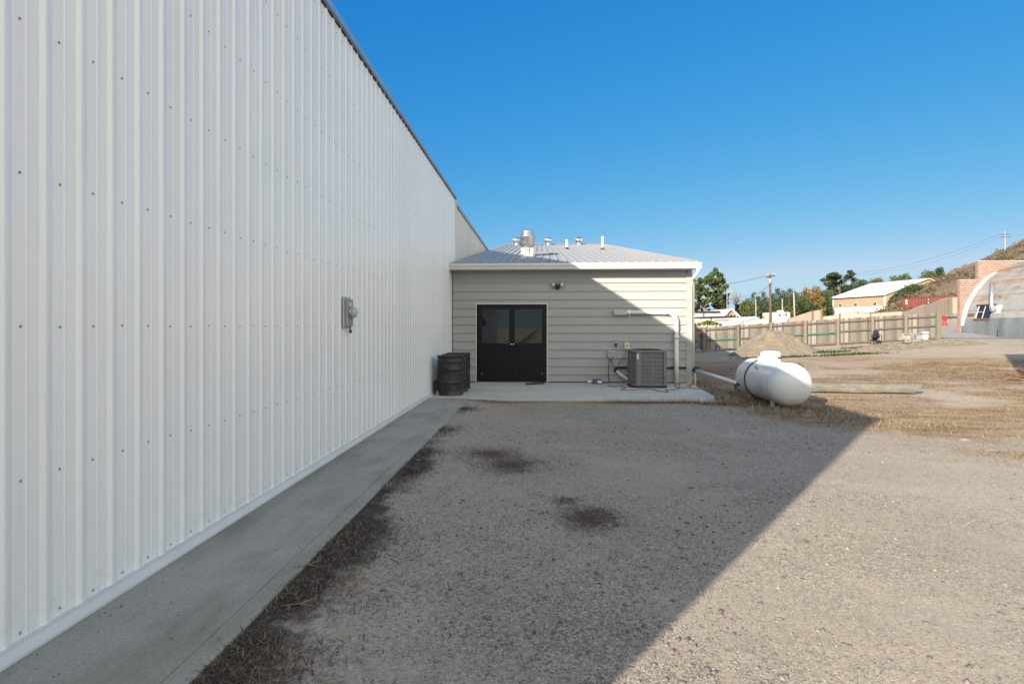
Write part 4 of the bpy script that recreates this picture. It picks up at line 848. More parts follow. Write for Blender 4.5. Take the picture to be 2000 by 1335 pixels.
    t = thing('neighbouring_shed', 'tall narrow metal shed just past the right edge whose shadow falls on the yard', 'shed', (x0+3, y0+1.6, g))
    b = MB(); b.ribs((x0, 0, 0), (0, 1, 0), (0, 0, 1), (-1, 0, 0), y0+.05, y1-.05, g, hh_-.1); b.ribs((0, y0, 0), (1, 0, 0), (0, 0, 1), (0, -1, 0), x0+.04, x0+7, g, hh_-.1); b.box(x0+.035, y0+.035, g, x0+7, y1, hh_-.12); b.build('wall', M['cornertrim'], t)
    b = MB(); b.box(x0-.06, y0-.06, hh_-.095, x0+7.1, y1+.02, hh_); b.build('roof', M['roof'], t)
    b = MB(); b.box(x0+2, y0-.06, g+.05, x0+4.6, y0-.022, g+3.2); b.build('door', M['lightgrey'], t)
    p = P(2010, 672, Y=34); t = thing('old_tyre', 'dark old tyre lying upright at the right edge before the metal hut', 'tyre', (p.x+.1, p.y, gh(p.x, p.y)))
    MB().lathe([(.18, -.1), (.31, -.1), (.34, -.04), (.34, .04), (.31, .1), (.18, .1), (.18, -.1)], (p.x+.15, p.y, gh(p.x, p.y)+.33), 24, (.5, 1, .2), caps=False).build('tread', M['black'], t)
yard()
#@@ far
def prism_uv(o, sc=1):
    me = o.data; uv = me.uv_layers.new(name='UVMap')
    for p in me.polygons:
        for li in p.loop_indices:
            c = me.vertices[me.loops[li].vertex_index].co; uv.data[li].uv = ((c.x if abs(p.normal.y) > .5 else c.y)*sc, c.z*sc)
def far():
    # quonset hut
    Y0, Y1, cx, zc, Rr = 51.5, 27.0, P(2013, 650, Y=51.5).x, .99, 137*51.5/FPX/.999+.0
    Rr = 6.05; cx = P(1878, 650, Y=51.5).x+Rr; base = .45
    t = thing('quonset_hut', 'rusty corrugated arched metal hut against a stepped pink block end wall', 'hut', (cx, 40, base))
    n = 150; prof = []
    for k in range(n+1):
        a = -.09+(pi+.18)*k/n; r = Rr+(.03 if k % 2 else -.03); prof.append((cx-r*math.cos(a), zc+r*math.sin(a)))
    V = []; Fc = []; ny = 26; yy = [Y0-.02+(Y1-Y0)*j/ny for j in range(ny+1)]
    for y in yy: V += [(x, y, z) for x, z in prof]
    m = len(prof)
    for j in range(ny):
        for i in range(m-1): Fc.append((j*m+i, j*m+i+1, (j+1)*m+i+1, (j+1)*m+i))
    np_mesh('shell', V, Fc, M['hut'], t)
    b = MB(); b.add([(cx-(Rr+.045)*math.cos(a), Y0-.03, zc+(Rr+.045)*math.sin(a)) for a in np.linspace(-.1, .2, 8)]+[(cx-(Rr+.045)*math.cos(a), Y1, zc+(Rr+.045)*math.sin(a)) for a in np.linspace(-.1, .2, 8)], [(i, i+1, i+9, i+8) for i in range(7)]); b.build('base_sheet', M['hutlow'], t)
    b = MB()
    m_ = 40; q = lambda a, r, y: (cx-r*math.cos(a), y, zc+r*math.sin(a)); AA = np.linspace(.10, .98, m_); VV = []
    for k, a in enumerate(AA):
        w_ = .08+.10*min(1, k/8)*min(1, (m_-1-k)/6); VV += [q(a, Rr+.03, Y0-.35), q(a, Rr+w_, Y0-.12), q(a, Rr+w_, Y0-.02), q(a, Rr+.03, Y0-.02)]
    b.add(VV, [(k*4+e, k*4+(e+1) % 4, k*4+4+(e+1) % 4, k*4+4+e) for k in range(m_-1) for e in range(4)]+[(0, 1, 2, 3), (m_*4-1, m_*4-2, m_*4-3, m_*4-4)])
    b.build('flashing', M['whitewall'], t)
    zt1, zt2 = P(1890, 547.5, Y=Y0).z, P(1950, 510.5, Y=Y0).z; xa, xb = P(1874.5, 600, Y=Y0).x, P(1910, 530, Y=Y0).x; xr = 2*cx-xa; xr2 = 2*cx-xb
    b = MB(); b.prism([(xa, Y0, -.2), (xr, Y0, -.2), (xr, Y0, zt1), (xr2, Y0, zt1), (xr2, Y0, zt2), (xb, Y0, zt2), (xb, Y0, zt1), (xa, Y0, zt1)], (0, .3, 0)); w = b.build('end_wall', M['brick'], t); prism_uv(w)
    b = MB(); b.box(xa-.02, Y0-.03, zt1+.002, xb-.03, Y0+.33, zt1+.08); b.box(xb-.02, Y0-.03, zt2+.002, xr2+.02, Y0+.33, zt2+.08); b.build('coping', M['cornertrim'], w)
    V = [(cx-(Rr-.05)*math.cos(a), Y1+.02, zc+(Rr-.05)*math.sin(a)) for a in np.linspace(-.09, pi+.09, 40)]; b = MB(); b.prism(V, (0, .06, 0)); b.build('front_wall', M['hut'], t)
    # window and stove pipe on the curved flank
    def on(y, a, off=0): return Vector((cx-(Rr+off)*math.cos(a), y, zc+(Rr+off)*math.sin(a)))
    def ang(px, py):
        best = None
        for k in range(0, 900):
            a = k/1000; d = P(px, py, X=cx-Rr*math.cos(a)); e = abs(d.z-(zc+Rr*math.sin(a)))
            if best is None or e < best[0]: best = (e, a, d.y)
        return best[1], best[2]
    a1, ya = ang(1914, 598); a0, yb = ang(1909.5, 622); _, yc = ang(1940, 598); y1_, y0_ = max(ya, yb), yc
    def patch(bm, ya, yb, aa, ab, o0, o1): bm.hexa([on(ya, aa, o0), on(yb, aa, o0), on(yb, ab, o0), on(ya, ab, o0)], [on(ya, aa, o1), on(yb, aa, o1), on(yb, ab, o1), on(ya, ab, o1)])
    b = MB(); patch(b, y0_, y1_, a0, a1, -.05, .06); wn = b.build('window', M['greywin'], t)
    b = MB(); ym = (y0_+y1_)/2; am = (a0+a1)/2
    patch(b, y1_-.06, y1_, a0, a1, .02, .10); patch(b, ym-.025, ym+.025, a0, a1, .02, .09); patch(b, ym+.025, y1_-.06, am-.003, am+.003, .02, .08); b.build('muntin', M['whitewall'], wn)
    b = MB(); patch(b, y0_-.1, y1_+.1, a0-.025, a0, .02, .14); patch(b, y0_-.4, y1_+.15, a1, a1+.012, .02, .22); b.build('frame', M['rust'], wn)
    aP, yP = ang(1945, 606); p = on(yP, aP, .08); aT, yT = ang(1950, 556); b = MB(); top = Vector((p.x+.25, yP-.0, P(1950, 553, Y=yP).z))
    b.tube([p+Vector((0, 0, -.05)), p+Vector((-.25, 0, 0)), p+Vector((-.25, 0, .3)), Vector((p.x-.22, yP, top.z))], .16, 12); b.build('stovepipe', M['steel'], t)
    b = MB(); patch(b, yP-.55, yP+.35, aP-.05, aP+.07, .02, .06); b.build('pipe_plate', M['lightgrey'], t)
    aV, yV = ang(1897.5, 615); b = MB(); patch(b, yV-.35, yV+.35, aV-.02, aV+.02, .02, .06); b.build('vent_plate', M['rust'], t)
    q, yQ = ang(1950, 645); b = MB(); b.tube([on(yQ, q, .06), on(yQ, .0, .06), on(yQ, -.07, .08)], .03, 6); b.build('wall_conduit', M['blackmetal'], t)
    # vinyl privacy fences across the street
    def pfence(label, pts):
        a = P(pts[0][0], pts[0][1], Y=pts[0][3]); t = thing('privacy_fence', label, 'fence', (a.x, a.y, P(pts[0][0], pts[0][2], Y=pts[0][3]).z), 'pinkish tan privacy fences across the street')
        b = MB(); pb = MB()
        for i in range(len(pts)-1):
            (p0, t0, b0, y0), (p1, t1, b1, y1) = pts[i], pts[i+1]; A0, A1, B0, B1 = P(p0, t0, Y=y0), P(p0, b0, Y=y0), P(p1, t1, Y=y1), P(p1, b1, Y=y1)
            A1 = Vector((A0.x, A0.y, A1.z)); B1 = Vector((B0.x, B0.y, B1.z)); nrm = (B0-A0).cross(Vector((0, 0, 1))).normalized()*.06
            b.hexa([A0, A0+nrm, A1+nrm, A1], [B0, B0+nrm, B1+nrm, B1])
        b.build('panel', M['tanfence'], t)
        for p0, t0, b0, y0 in pts:
            A0 = P(p0, t0, Y=y0); A1 = P(p0, b0, Y=y0); pb.box(A0.x-.09, A0.y-.16, A1.z-.4, A0.x+.09, A0.y+.03, A0.z+.06)
        pb.build('post', M['postgreen'], t)
        pb = MB()
        for i in range(len(pts)-1):
            A0, B0 = P(pts[i][0], pts[i][1], Y=pts[i][3]), P(pts[i+1][0], pts[i+1][1], Y=pts[i+1][3]); pb.tube([A0+Vector((0, -.03, .03)), B0+Vector((0, -.03, .03))], .06, 6)
        pb.build('top_rail', M['tanfence'], t)
    pfence('tan privacy fence climbing right in front of the red container', [(1640, 612, 645, 88), (1700, 612.5, 640, 86), (1763.5, 609, 632, 83), (1808, 595, 628, 76.5), (1854, 581.5, 611.5, 70)])
    pfence('short tan fence piece between red container and block wall', [(1857, 581.5, 611.5, 70.2), (1878, 582, 611.5, 70.2)])
    pfence('tan fence with slanted top behind the middle of the wooden fence', [(1540, 622.5, 645, 80), (1587, 608.5, 640, 76), (1603.5, 605.5, 640, 76)])
    pfence('lower tan wall running right from the slanted fence to the tan shed', [(1606, 619, 645, 95), (1640, 615, 640, 94), (1690, 612, 640, 93)])
    # red shipping container
    A0, A1 = P(1763.5, 582.5, Y=100), P(1855, 577.2, Y=91.5); zt = (A0.z+A1.z)/2; zb = zt-2.6; d = Vector((A1.x-A0.x, A1.y-A0.y, 0)); L = d.length; d.normalize(); nb = Vector((-d.y, d.x, 0)); nf = -nb if nb.y > 0 else nb; nb = -nf
    t = thing('shipping_container', 'oxide red shipping container behind the tan fence at the foot of the hill', 'container', ((A0.x+A1.x)/2, (A0.y+A1.y)/2, zb))
    o = Vector((A0.x, A0.y, 0)); b = MB(); b.ribs(o, d, (0, 0, 1), nf, 0, L, zb+.12, zt-.1, .28, 0, [(0, 0), (.05, .036), (.14, .036), (.19, 0)], thick=.05); b.build('side_panel', M['container'], t)
    b = MB(); c = [o+nb*.06, o+nb*.06+d*L, o+nb*2.4+d*L, o+nb*2.4]; b.hexa([v+Vector((0, 0, zb+.02)) for v in c], [v+Vector((0, 0, zt-.02)) for v in c]); b.build('body', M['container'], t)
    b = MB()
    for s0, s1 in ((-.02, .12), (L-.12, L+.02), (L*.53, L*.55)): c = [o+d*s0+nf*.045, o+d*s1+nf*.045, o+d*s1+nb*.05, o+d*s0+nb*.05]; b.hexa([v+Vector((0, 0, zb)) for v in c], [v+Vector((0, 0, zt)) for v in c])
    c = [o+nf*.05+d*-.02, o+nf*.05+d*(L+.02), o+nb*.05+d*(L+.02), o+nb*.05+d*-.02]; b.hexa([v+Vector((0, 0, zt-.12)) for v in c], [v+Vector((0, 0, zt+.01)) for v in c]); b.build('frame', M['container'], t)
    b = MB()
    for s0, z0, w, h in ((.55, zt-.62, .42, .36), (.55, zt-.98, .5, .2), (L*.56, zt-.5, .2, .22), (L*.56, zt-1.05, .16, .3), (L*.56, zt-1.5, .2, .16)): c = [o+d*s0+nf*.042, o+d*(s0+w)+nf*.042, o+d*(s0+w)+nf*.048, o+d*s0+nf*.048]; b.hexa([v+Vector((0, 0, z0)) for v in c], [v+Vector((0, 0, z0+h)) for v in c])
    b.build('marking', M['whiteplastic'], t)
    # tan steel building with white roof
    C0 = P(1728.5, 575, Y=150); E0 = P(1626.5, 585.5, Y=167); zt = C0.z; zb = P(1728, 605, Y=150).z; l = Vector((E0.x-C0.x, E0.y-C0.y, 0)); L = l.length; l.normalize(); g = Vector((l.y, -l.x, 0)); W = 25; rise = 4.0; o = Vector((C0.x, C0.y, 0))
    t = thing('tan_shed', 'tan metal shed with white roof and white wainscot on the slope beyond the fence', 'building', (C0.x, C0.y, zb))
    pk = Vector((0, 0, 1)); b = MB(); poly = [o+pk*(zb-1), o+g*W+pk*(zb-1), o+g*W+pk*zt, o+g*W/2+pk*(zt+rise), o+pk*zt]; b.prism(poly, l*L); b.build('wall', M['tanwall'], t)
    b = MB(); n_ = -g; c = [o+n_*.04, o+l*L+n_*.04, o+l*L+g*.02, o+g*.02]; b.hexa([v+pk*(zb-1) for v in c], [v+pk*(zb+1.0) for v in c]); b.build('wainscot', M['whitewall'], t)
    b = MB(); c = [o+n_*.06-l*.05, o+n_*.06+l*.35, o+g*.3+l*.35, o+g*.3-l*.05]; b.hexa([v+pk*(zb-1) for v in c], [v+pk*(zt-.05) for v in c]); c = [v+l*(L-.32) for v in c]; b.hexa([v+pk*(zb-1) for v in c], [v+pk*(zt-.05) for v in c]); b.build('corner_trim', M['whitewall'], t)
    b = MB()
    for sg in (0, 1):
        e0 = (o-g*.7+pk*(zt-.2)) if sg == 0 else (o+g*(W+.7)+pk*(zt-.2)); r0 = o+g*W/2+pk*(zt+rise+.06)
        c = [e0-l*.5, e0+l*(L+.5), r0+l*(L+.5), r0-l*.5]; b.hexa(c, [v+pk*.18 for v in c])
    b.build('roof', M['whiteroof'], t)
    for f_ in (.14, .50, .80):
        wb = MB(); c0 = o+l*(L*f_)+n_*.05; z0 = zt-2.75; c = [c0, c0+l*1.2, c0+l*1.2+g*.06, c0+g*.06]; wb.hexa([v+pk*z0 for v in c], [v+pk*(z0+1.15) for v in c]); fr = wb.build('window', M['whitewall'], t)
        wb = MB()
        for k in (.15, .65): c = [c0+l*k+n_*.02, c0+l*(k+.4)+n_*.02, c0+l*(k+.4)-n_*.01, c0+l*k-n_*.01]; wb.hexa([v+pk*(z0+.15) for v in c], [v+pk*(z0+1.0) for v in c])
        wb.build('pane', M['greywin'], fr)
    wb = MB(); c0 = o+g*(W*.5)-l*.04+g*.6; c = [c0, c0+g*.5, c0+g*.5+l*.05, c0+l*.05]; wb.hexa([v+pk*(zt+rise-2.2) for v in c], [v+pk*(zt+rise-1.5) for v in c]); wb.build('gable_vent', M['greywin'], t)
    # white flat-roofed building, gabled house, sheds beyond the fence
    def slab(b, p0, p1, top, bot, Y, depth=6, mi=0):
        a = P(p0, top, Y=Y); c = P(p1, top, Y=Y); z0 = P(p0, bot, Y=Y).z; b.box(a.x, Y, z0, c.x, Y+depth, a.z, mi); return a, c
    t = thing('flat_roofed_building', 'low white flat-roofed building with black roof edge left behind the fence', 'building', P(1390, 640, Y=72))
    b = MB(); slab(b, 1330, 1409, 609.5, 648, 72, 8); b.build('wall', M['whitewall'], t)
    b = MB(); a = P(1330, 608, Y=71.9); c = P(1406, 608, Y=71.9); b.box(a.x, 71.75, a.z-.12, c.x, 80, a.z+.05); b.build('roof_edge', M['black'], t)
    b = MB(); slab(b, 1366, 1438, 618, 650, 66, 5); b.build('wall', M['whitewall'], t)
    b = MB(); a = P(1366, 619.5, Y=65.9); c = P(1437, 617, Y=65.9); b.hexa([(a.x, 65.8, a.z-.1), (a.x, 71, a.z-.1), (a.x, 71, a.z+.06), (a.x, 65.8, a.z+.06)], [(c.x, 65.8, c.z-.1), (c.x, 71, c.z-.1), (c.x, 71, c.z+.06), (c.x, 65.8, c.z+.06)]); b.build('roof_edge', M['black'], t)
    for px, y0, y1 in ((1374.5, 611, 619), (1389, 620, 630)): b = MB(); slab(b, px-.7, px+.7, y0, y1, 71.86 if px < 1380 else 65.86, .1); b.build('downpipe', M['black'], t)
    b = MB(); slab(b, 1397, 1425, 624.3, 625.8, 65.9, .08); b.build('sign_band', M['black'], t)
    for px in (1394.5, 1397): b = MB(); slab(b, px-.6, px+.8, 611.5, 614.5, 71.93, .06); b.build('vent', M['greybox'], t)
    b = MB(); slab(b, 1379, 1384.5, 606.5, 608, 74, 2); slab(b, 1394, 1405, 606.5, 608, 74, 2); b.build('roof_unit', M['whitewall'], t)
    Y = 82; t = thing('gabled_house', 'small house with brown wooden gable and twin windows behind the white building', 'house', P(1427, 640, Y=Y))
    gp = [P(1413, 617.5, Y=Y), P(1426.5, 604.8, Y=Y), P(1438.5, 616, Y=Y), P(1438.5, 640, Y=Y), P(1413, 640, Y=Y)]; gp = [Vector((p.x, Y, p.z)) for p in gp]
    MB().prism(gp, (0, 9, 0)).build('wall', M['woodgable'], t)
    for i, (pa, pb_) in enumerate(((0, 1), (1, 2))):
        A_, B_ = gp[pa], gp[pb_]; dv = (B_-A_).normalized(); A_ = A_-(dv*.35 if i == 0 else dv*0); B_ = B_+(dv*.35 if i == 1 else dv*0); up_ = Vector((-dv.z, 0, dv.x)); MB().prism([A_+up_*.0+Vector((0, -.4, 0)), B_+Vector((0, -.4, 0)), B_+up_*.22+Vector((0, -.4, 0)), A_+up_*.22+Vector((0, -.4, 0))], (0, 9.8, 0)).build('roof', M['whitewall'], t)
    for px in (1422.5, 1427.5):
        b = MB(); slab(b, px-2.1, px+2.1, 611.8, 617, Y-.06, .08); f_ = b.build('window', M['whitewall'], t); b = MB(); slab(b, px-1.5, px+1.5, 612.3, 616, Y-.09, .05); b.build('pane', M['greywin'], f_)
    b = MB(); slab(b, 1437, 1439, 616, 626, Y-.1, .3); b.build('corner_trim', M['whitewall'], t)
    Y = 75; t = thing('white_shed', 'little white gabled shed behind the fence left of the brown power pole', 'shed', P(1467, 640, Y=Y)); gp = [P(1454.5, 627.5, Y=Y), P(1473, 620, Y=Y), P(1482, 623.5, Y=Y), P(1482, 645, Y=Y), P(1454.5, 645, Y=Y)]; gp = [Vector((p.x, Y, p.z)) for p in gp]
    MB().prism(gp, (0, 5, 0)).build('wall', M['whitewall'], t)
    b = MB()
    for pa, pb_ in ((0, 1), (1, 2)):
        A_, B_ = gp[pa], gp[pb_]; b.prism([A_+Vector((0, -.2, .02)), B_+Vector((0, -.2, .02)), B_+Vector((0, -.2, .16)), A_+Vector((0, -.2, .16))], (0, 5.4, 0))
    b.build('roof', M['whiteroof'], t)
    b = MB(); slab(b, 1466, 1473, 627, 630, Y-.05, .04); b.build('window', M['lightgrey'], t)
    p = P(1490.5, 636, Y=70); t = thing('pop_up_tent', 'pale domed tent cover with small orange top behind the fence', 'tent', p)
    MB().lathe([(.68, 0), (.66, .35), (.5, .62), (.25, .78), (0, .82)], p, 18).build('cover', M['cream'], t); MB().lathe([(.16, .76), (.12, 1.0), (.03, 1.15), (0, 1.15)], p, 10).build('top', M['leafgold'], t)
    Y = 90; t = thing('camper_trailer', 'boxy white camper trailer with round and square dark windows behind the fence', 'trailer', P(1528, 630, Y=Y))
    b = MB(); slab(b, 1513.3, 1543.5, 609.3, 627, Y, 5); b.build('body', M['whitewall'], t, bevel=.12)
    a = P(1522.5, 615.3, Y=Y-.02); MB().lathe([(.17, 0), (.17, .03), (0, .03)], a, 14, (0, -1, 0)).build('window', M['greywin'], t)
    b = MB(); slab(b, 1534, 1537, 612, 617, Y-.04, .05); b.build('window', M['greywin'], t)
    b = MB(); slab(b, 1523, 1531.5, 605.5, 609, Y+1, 1.2); b.build('roof_unit', M['whitewall'], t, bevel=.06)
    b = MB(); slab(b, 1505, 1537, 622, 632, Y-2, 1); b.build('awning', M['lightgrey'], t)
    for px in (1518, 1524): p = P(px, 629, Y=Y-.05); MB().lathe([(.1, -.1), (.36, -.1), (.36, .1), (.1, .1)], Vector((p.x, Y-.05, p.z)), 16, (0, 1, 0)).build('wheel', M['black'], t)
    # power poles and wires
    def pole(label, px, top, bot, Y, wpx, mat, arms=(), lean=0, name='utility_pole', lamp=0):
        a = P(px+lean, bot, Y=Y); c = P(px, top, Y=Y); s = Y/FPX; g0 = min(a.z, gh(a.x, a.y))
        t = thing(name, label, 'utility pole' if not lamp else 'street light', (a.x, a.y, g0)); MB().tube([(a.x, Y, g0-.5), (c.x, Y, c.z)], [wpx*s*.55, wpx*s*.42], 10).build('pole', M[mat], t)
        for hw, dz, dl in arms:
            z = c.z-dz*s; MB().hexa([(c.x-hw*s, Y-.2, z-.08-dl*s), (c.x-hw*s, Y-.08, z-.08-dl*s), (c.x-hw*s, Y-.08, z+.1-dl*s), (c.x-hw*s, Y-.2, z+.1-dl*s)], [(c.x+hw*s, Y-.2, z-.08+dl*s), (c.x+hw*s, Y-.08, z-.08+dl*s), (c.x+hw*s, Y-.08, z+.1+dl*s), (c.x+hw*s, Y-.2, z+.1+dl*s)]).build('crossarm', M['pole'], t)
            for sx in (-1, -.6, .6, 1): MB().lathe([(.02, 0), (.04, .05), (.03, .12), (0, .13)], (c.x+sx*hw*s*.95, Y-.14, z+.1+dl*s*sx), 8).build('insulator', M['lightgrey'], t)
        if lamp: MB().tube([(c.x, Y, c.z-.3), (c.x+.5, Y, c.z), (c.x+.75, Y, c.z+.05)], [.035, .03, .07], 8).build('lamp_arm', M['lightgrey'], t)
        return c
    c1 = pole('tall brown power pole with crossarm rising right behind the fence', 1504, 536.5, 645, 62, 4.6, 'pole', [(8, 3, 1.2)], lean=1.5)
    s = 62/FPX; 
    b = MB(); b.lathe([(.16, 0), (.16, .5), (.12, .55)], (c1.x-.05, 61.8, c1.z-.95), 10); b.build('transformer', M['greybox'], bpy.data.objects['utility_pole'])
    c2 = pole('slim pale pole with pale base behind the camper', 1550, 566, 625, 110, 3.0, 'palepole', [(4.5, 3, 0)], lean=3)
    c3 = pole('pale pole standing right above the camper roof', 1528, 583, 625, 105, 2.2, 'palepole')
    c4 = pole('pale pole between white shed and dark pines', 1476, 584.5, 640, 100, 2.2, 'palepole', lean=1)
    c5 = pole('pale pole in front of the big pine behind the tan shed', 1658.5, 531.5, 600, 205, 1.8, 'palepole', [(2.5, 6, 0)])
    c6 = pole('double-armed power pole on the hilltop skyline', 1963, 452, 500, 168, 2.2, 'palepole', [(8, 5.5, 1), (9.5, 10.5, 0)])
    c7 = pole('thin grey street light beside the big leafy tree', 1420, 568, 645, 70, 1.0, 'lightgrey', name='street_light', lamp=1)
    def wire(label, a, b_, sag, r):
        pts = [a.lerp(b_, k/24)-Vector((0, 0, sag*4*(k/24)*(1-k/24))) for k in range(25)]
        m = pts[12]; tag(MB().tube(pts, r, 4).build('power_line', M['wire'], loc=m), label, 'wire', 'overhead power lines')
    off = Vector((0, -.14, -.35))
    for k, (dx, lab) in enumerate(((-.4, 'upper power line running left from the brown pole'), (.3, 'second power line running left from the brown pole'))):
        wire(lab, c1+Vector((dx, -.14, 0)), P(1300, 562-k*2, Y=72), .5, .012)
    for k, (dy, lab) in enumerate(((-1.6, 'third thin line leaving the brown pole to the left, below the crossarm'), (-2.0, 'lowest thin line leaving the brown pole to the left'))): wire(lab, c1+Vector((0, -.1, dy)), P(1300, 590+k*6, Y=72), .5, .012)
    wire('thick guy wire slanting down left from the brown pole', c1+Vector((-.05, 0, -1.0)), P(1472, 577, Y=75), .1, .028)
    wire('upper power line from the shed pole to the hilltop pole', c5+Vector((0, 0, -.5)), c6+Vector((-1.1, -.1, -.6)), 2.0, .028)
    wire('lower power line from the shed pole to the hilltop pole', c5+Vector((0, 0, -1.1)), c6+Vector((-1.1, -.1, -1.5)), 2.3, .02)
    wire('power line leaving the hilltop pole to the right', c6+Vector((1.1, -.1, -.7)), c6+Vector((60, 10, 1.5)), 1, .02)
far()
#@@ plants
def leaf_quads(C, size, asp=.6, flat_=0):
    n = len(C); d = rng.normal(size=(n, 3)); d /= np.linalg.norm(d, axis=1)[:, None]; e = rng.normal(size=(n, 3)); e -= (e*d).sum(1)[:, None]*d; e /= np.linalg.norm(e, axis=1)[:, None]
    if flat_: d[:, 2] *= 1-flat_; e[:, 2] *= 1-flat_
    s = size*rng.uniform(.6, 1.4, n)[:, None]; d = d*s; e = e*s*asp
    V = np.stack([C-d, C+e, C+d, C-e], 1).reshape(-1, 3); return V, np.arange(4*n).reshape(n, 4)
def blob_points(blobs, n, hollow=.45):
    w = np.array([b[3]*b[4]*b[5] for b in blobs])**.75; ks = rng.choice(len(blobs), n, p=w/w.sum()); B = np.array(blobs)[ks]
    d = rng.normal(size=(n, 3)); d /= np.linalg.norm(d, axis=1)[:, None]; r = rng.uniform(hollow**3, 1, n)**(1/3); r *= np.where(rng.uniform(0, 1, n) < .14, rng.uniform(1.05, 1.5, n), rng.uniform(.82, 1.12, n))
    return B[:, :3]+d*r[:, None]*B[:, 3:6]
def broadleaf(label, px, top, bot, wpx, Y, mat, n=2600, leaf=None, bark='bark', trunk=1, name='broadleaf_tree', group=None, seed=0, gaps=1.0, shape=1.0):
    random.seed(seed+px); s = Y/FPX; g = P(px, bot, Y=Y); T = P(px, top, Y=Y); Hh = T.z-g.z; W = wpx*s; x, y = g.x, Y
    t = thing(name, label, 'tree', (x, y, g.z), group)
    th = Hh*.22 if trunk else 0; blobs = []; nb = 16
    for k in range(nb):
        u = (k+.5)/nb; z = g.z+th+(Hh-th)*(.10+.80*u); rad = W/2*math.sqrt(max(.05, 1-((u-.42)/.62)**2))*shape
        a = k*2.4+random.random(); rr = rad*random.uniform(.35, .72); b = W*random.uniform(.14, .25)*gaps
        blobs.append((x+rr*math.cos(a), y+rr*math.sin(a)*.8, z, b, b, b*random.uniform(.7, 1.0)))
    blobs.append((x, y, g.z+Hh*.93, W*.13, W*.13, Hh*.08)); blobs.append((x, y, g.z+th+(Hh-th)*.45, W*.26, W*.22, Hh*.25))
    b = MB(); b.tube([(x, y, g.z-1.5), (x+.01*W, y, g.z+th*.6), (x-.02*W, y, g.z+Hh*.45), (x, y, g.z+Hh*.8)], [W*.035, W*.03, W*.018, W*.006], 8)
    for k in range(0, nb, 2):
        q = Vector(blobs[k][:3]); z0 = g.z+th*.8+(q.z-g.z-th*.8)*.35; b.tube([(x, y, z0), (x*.4+q.x*.6, y*.4+q.y*.6, z0+(q.z-z0)*.5), q], [W*.016, W*.011, W*.004], 6)
    b.build('trunk', M[bark], t)
    C = blob_points(blobs, int(n*1.5)); V, Fc = leaf_quads(C, leaf or max(.15, W*.03)); np_mesh('crown', V, Fc, M[mat], t); return t
def conifer(label, px, top, bot, wpx, Y, mat='needle', n=2200, seed=0, ragged=.35, name='pine_tree', group=None):
    random.seed(seed+px); s = Y/FPX; g = P(px, bot, Y=Y); T = P(px, top, Y=Y); Hh = T.z-g.z; W = wpx*s; x, y = g.x, Y
    t = thing(name, label, 'tree', (x, y, g.z), group)
    b = MB(); b.tube([(x, y, g.z-1.5), (x, y, g.z+Hh*.5), (x, y, T.z)], [W*.04, W*.028, W*.004], 7); b.build('trunk', M['bark'], t)
    C = []; tiers = 15
    for k in range(tiers):
        u = k/tiers; z = g.z+Hh*(.10+.88*u); rad = W/2*(1-u)**.55*random.uniform(1-ragged, 1.1)+W*.03
        for j in range(6):
            a = random.random()*6.28; ln = rad*random.uniform(.6, 1.05)
            m = int(n/tiers/6*(1.5-u)); r = np.sqrt(rng.uniform(.02, 1, m))*ln
            C.append(np.stack([x+r*math.cos(a)+rng.normal(0, W*.03, m), y+r*math.sin(a)+rng.normal(0, W*.03, m), z-r*.22+rng.normal(0, Hh*.018, m)+r*r/(ln+.01)*.16], 1))
    V, Fc = leaf_quads(np.concatenate(C), max(.11, W*.03), .4); np_mesh('crown', V, Fc, M[mat], t); return t
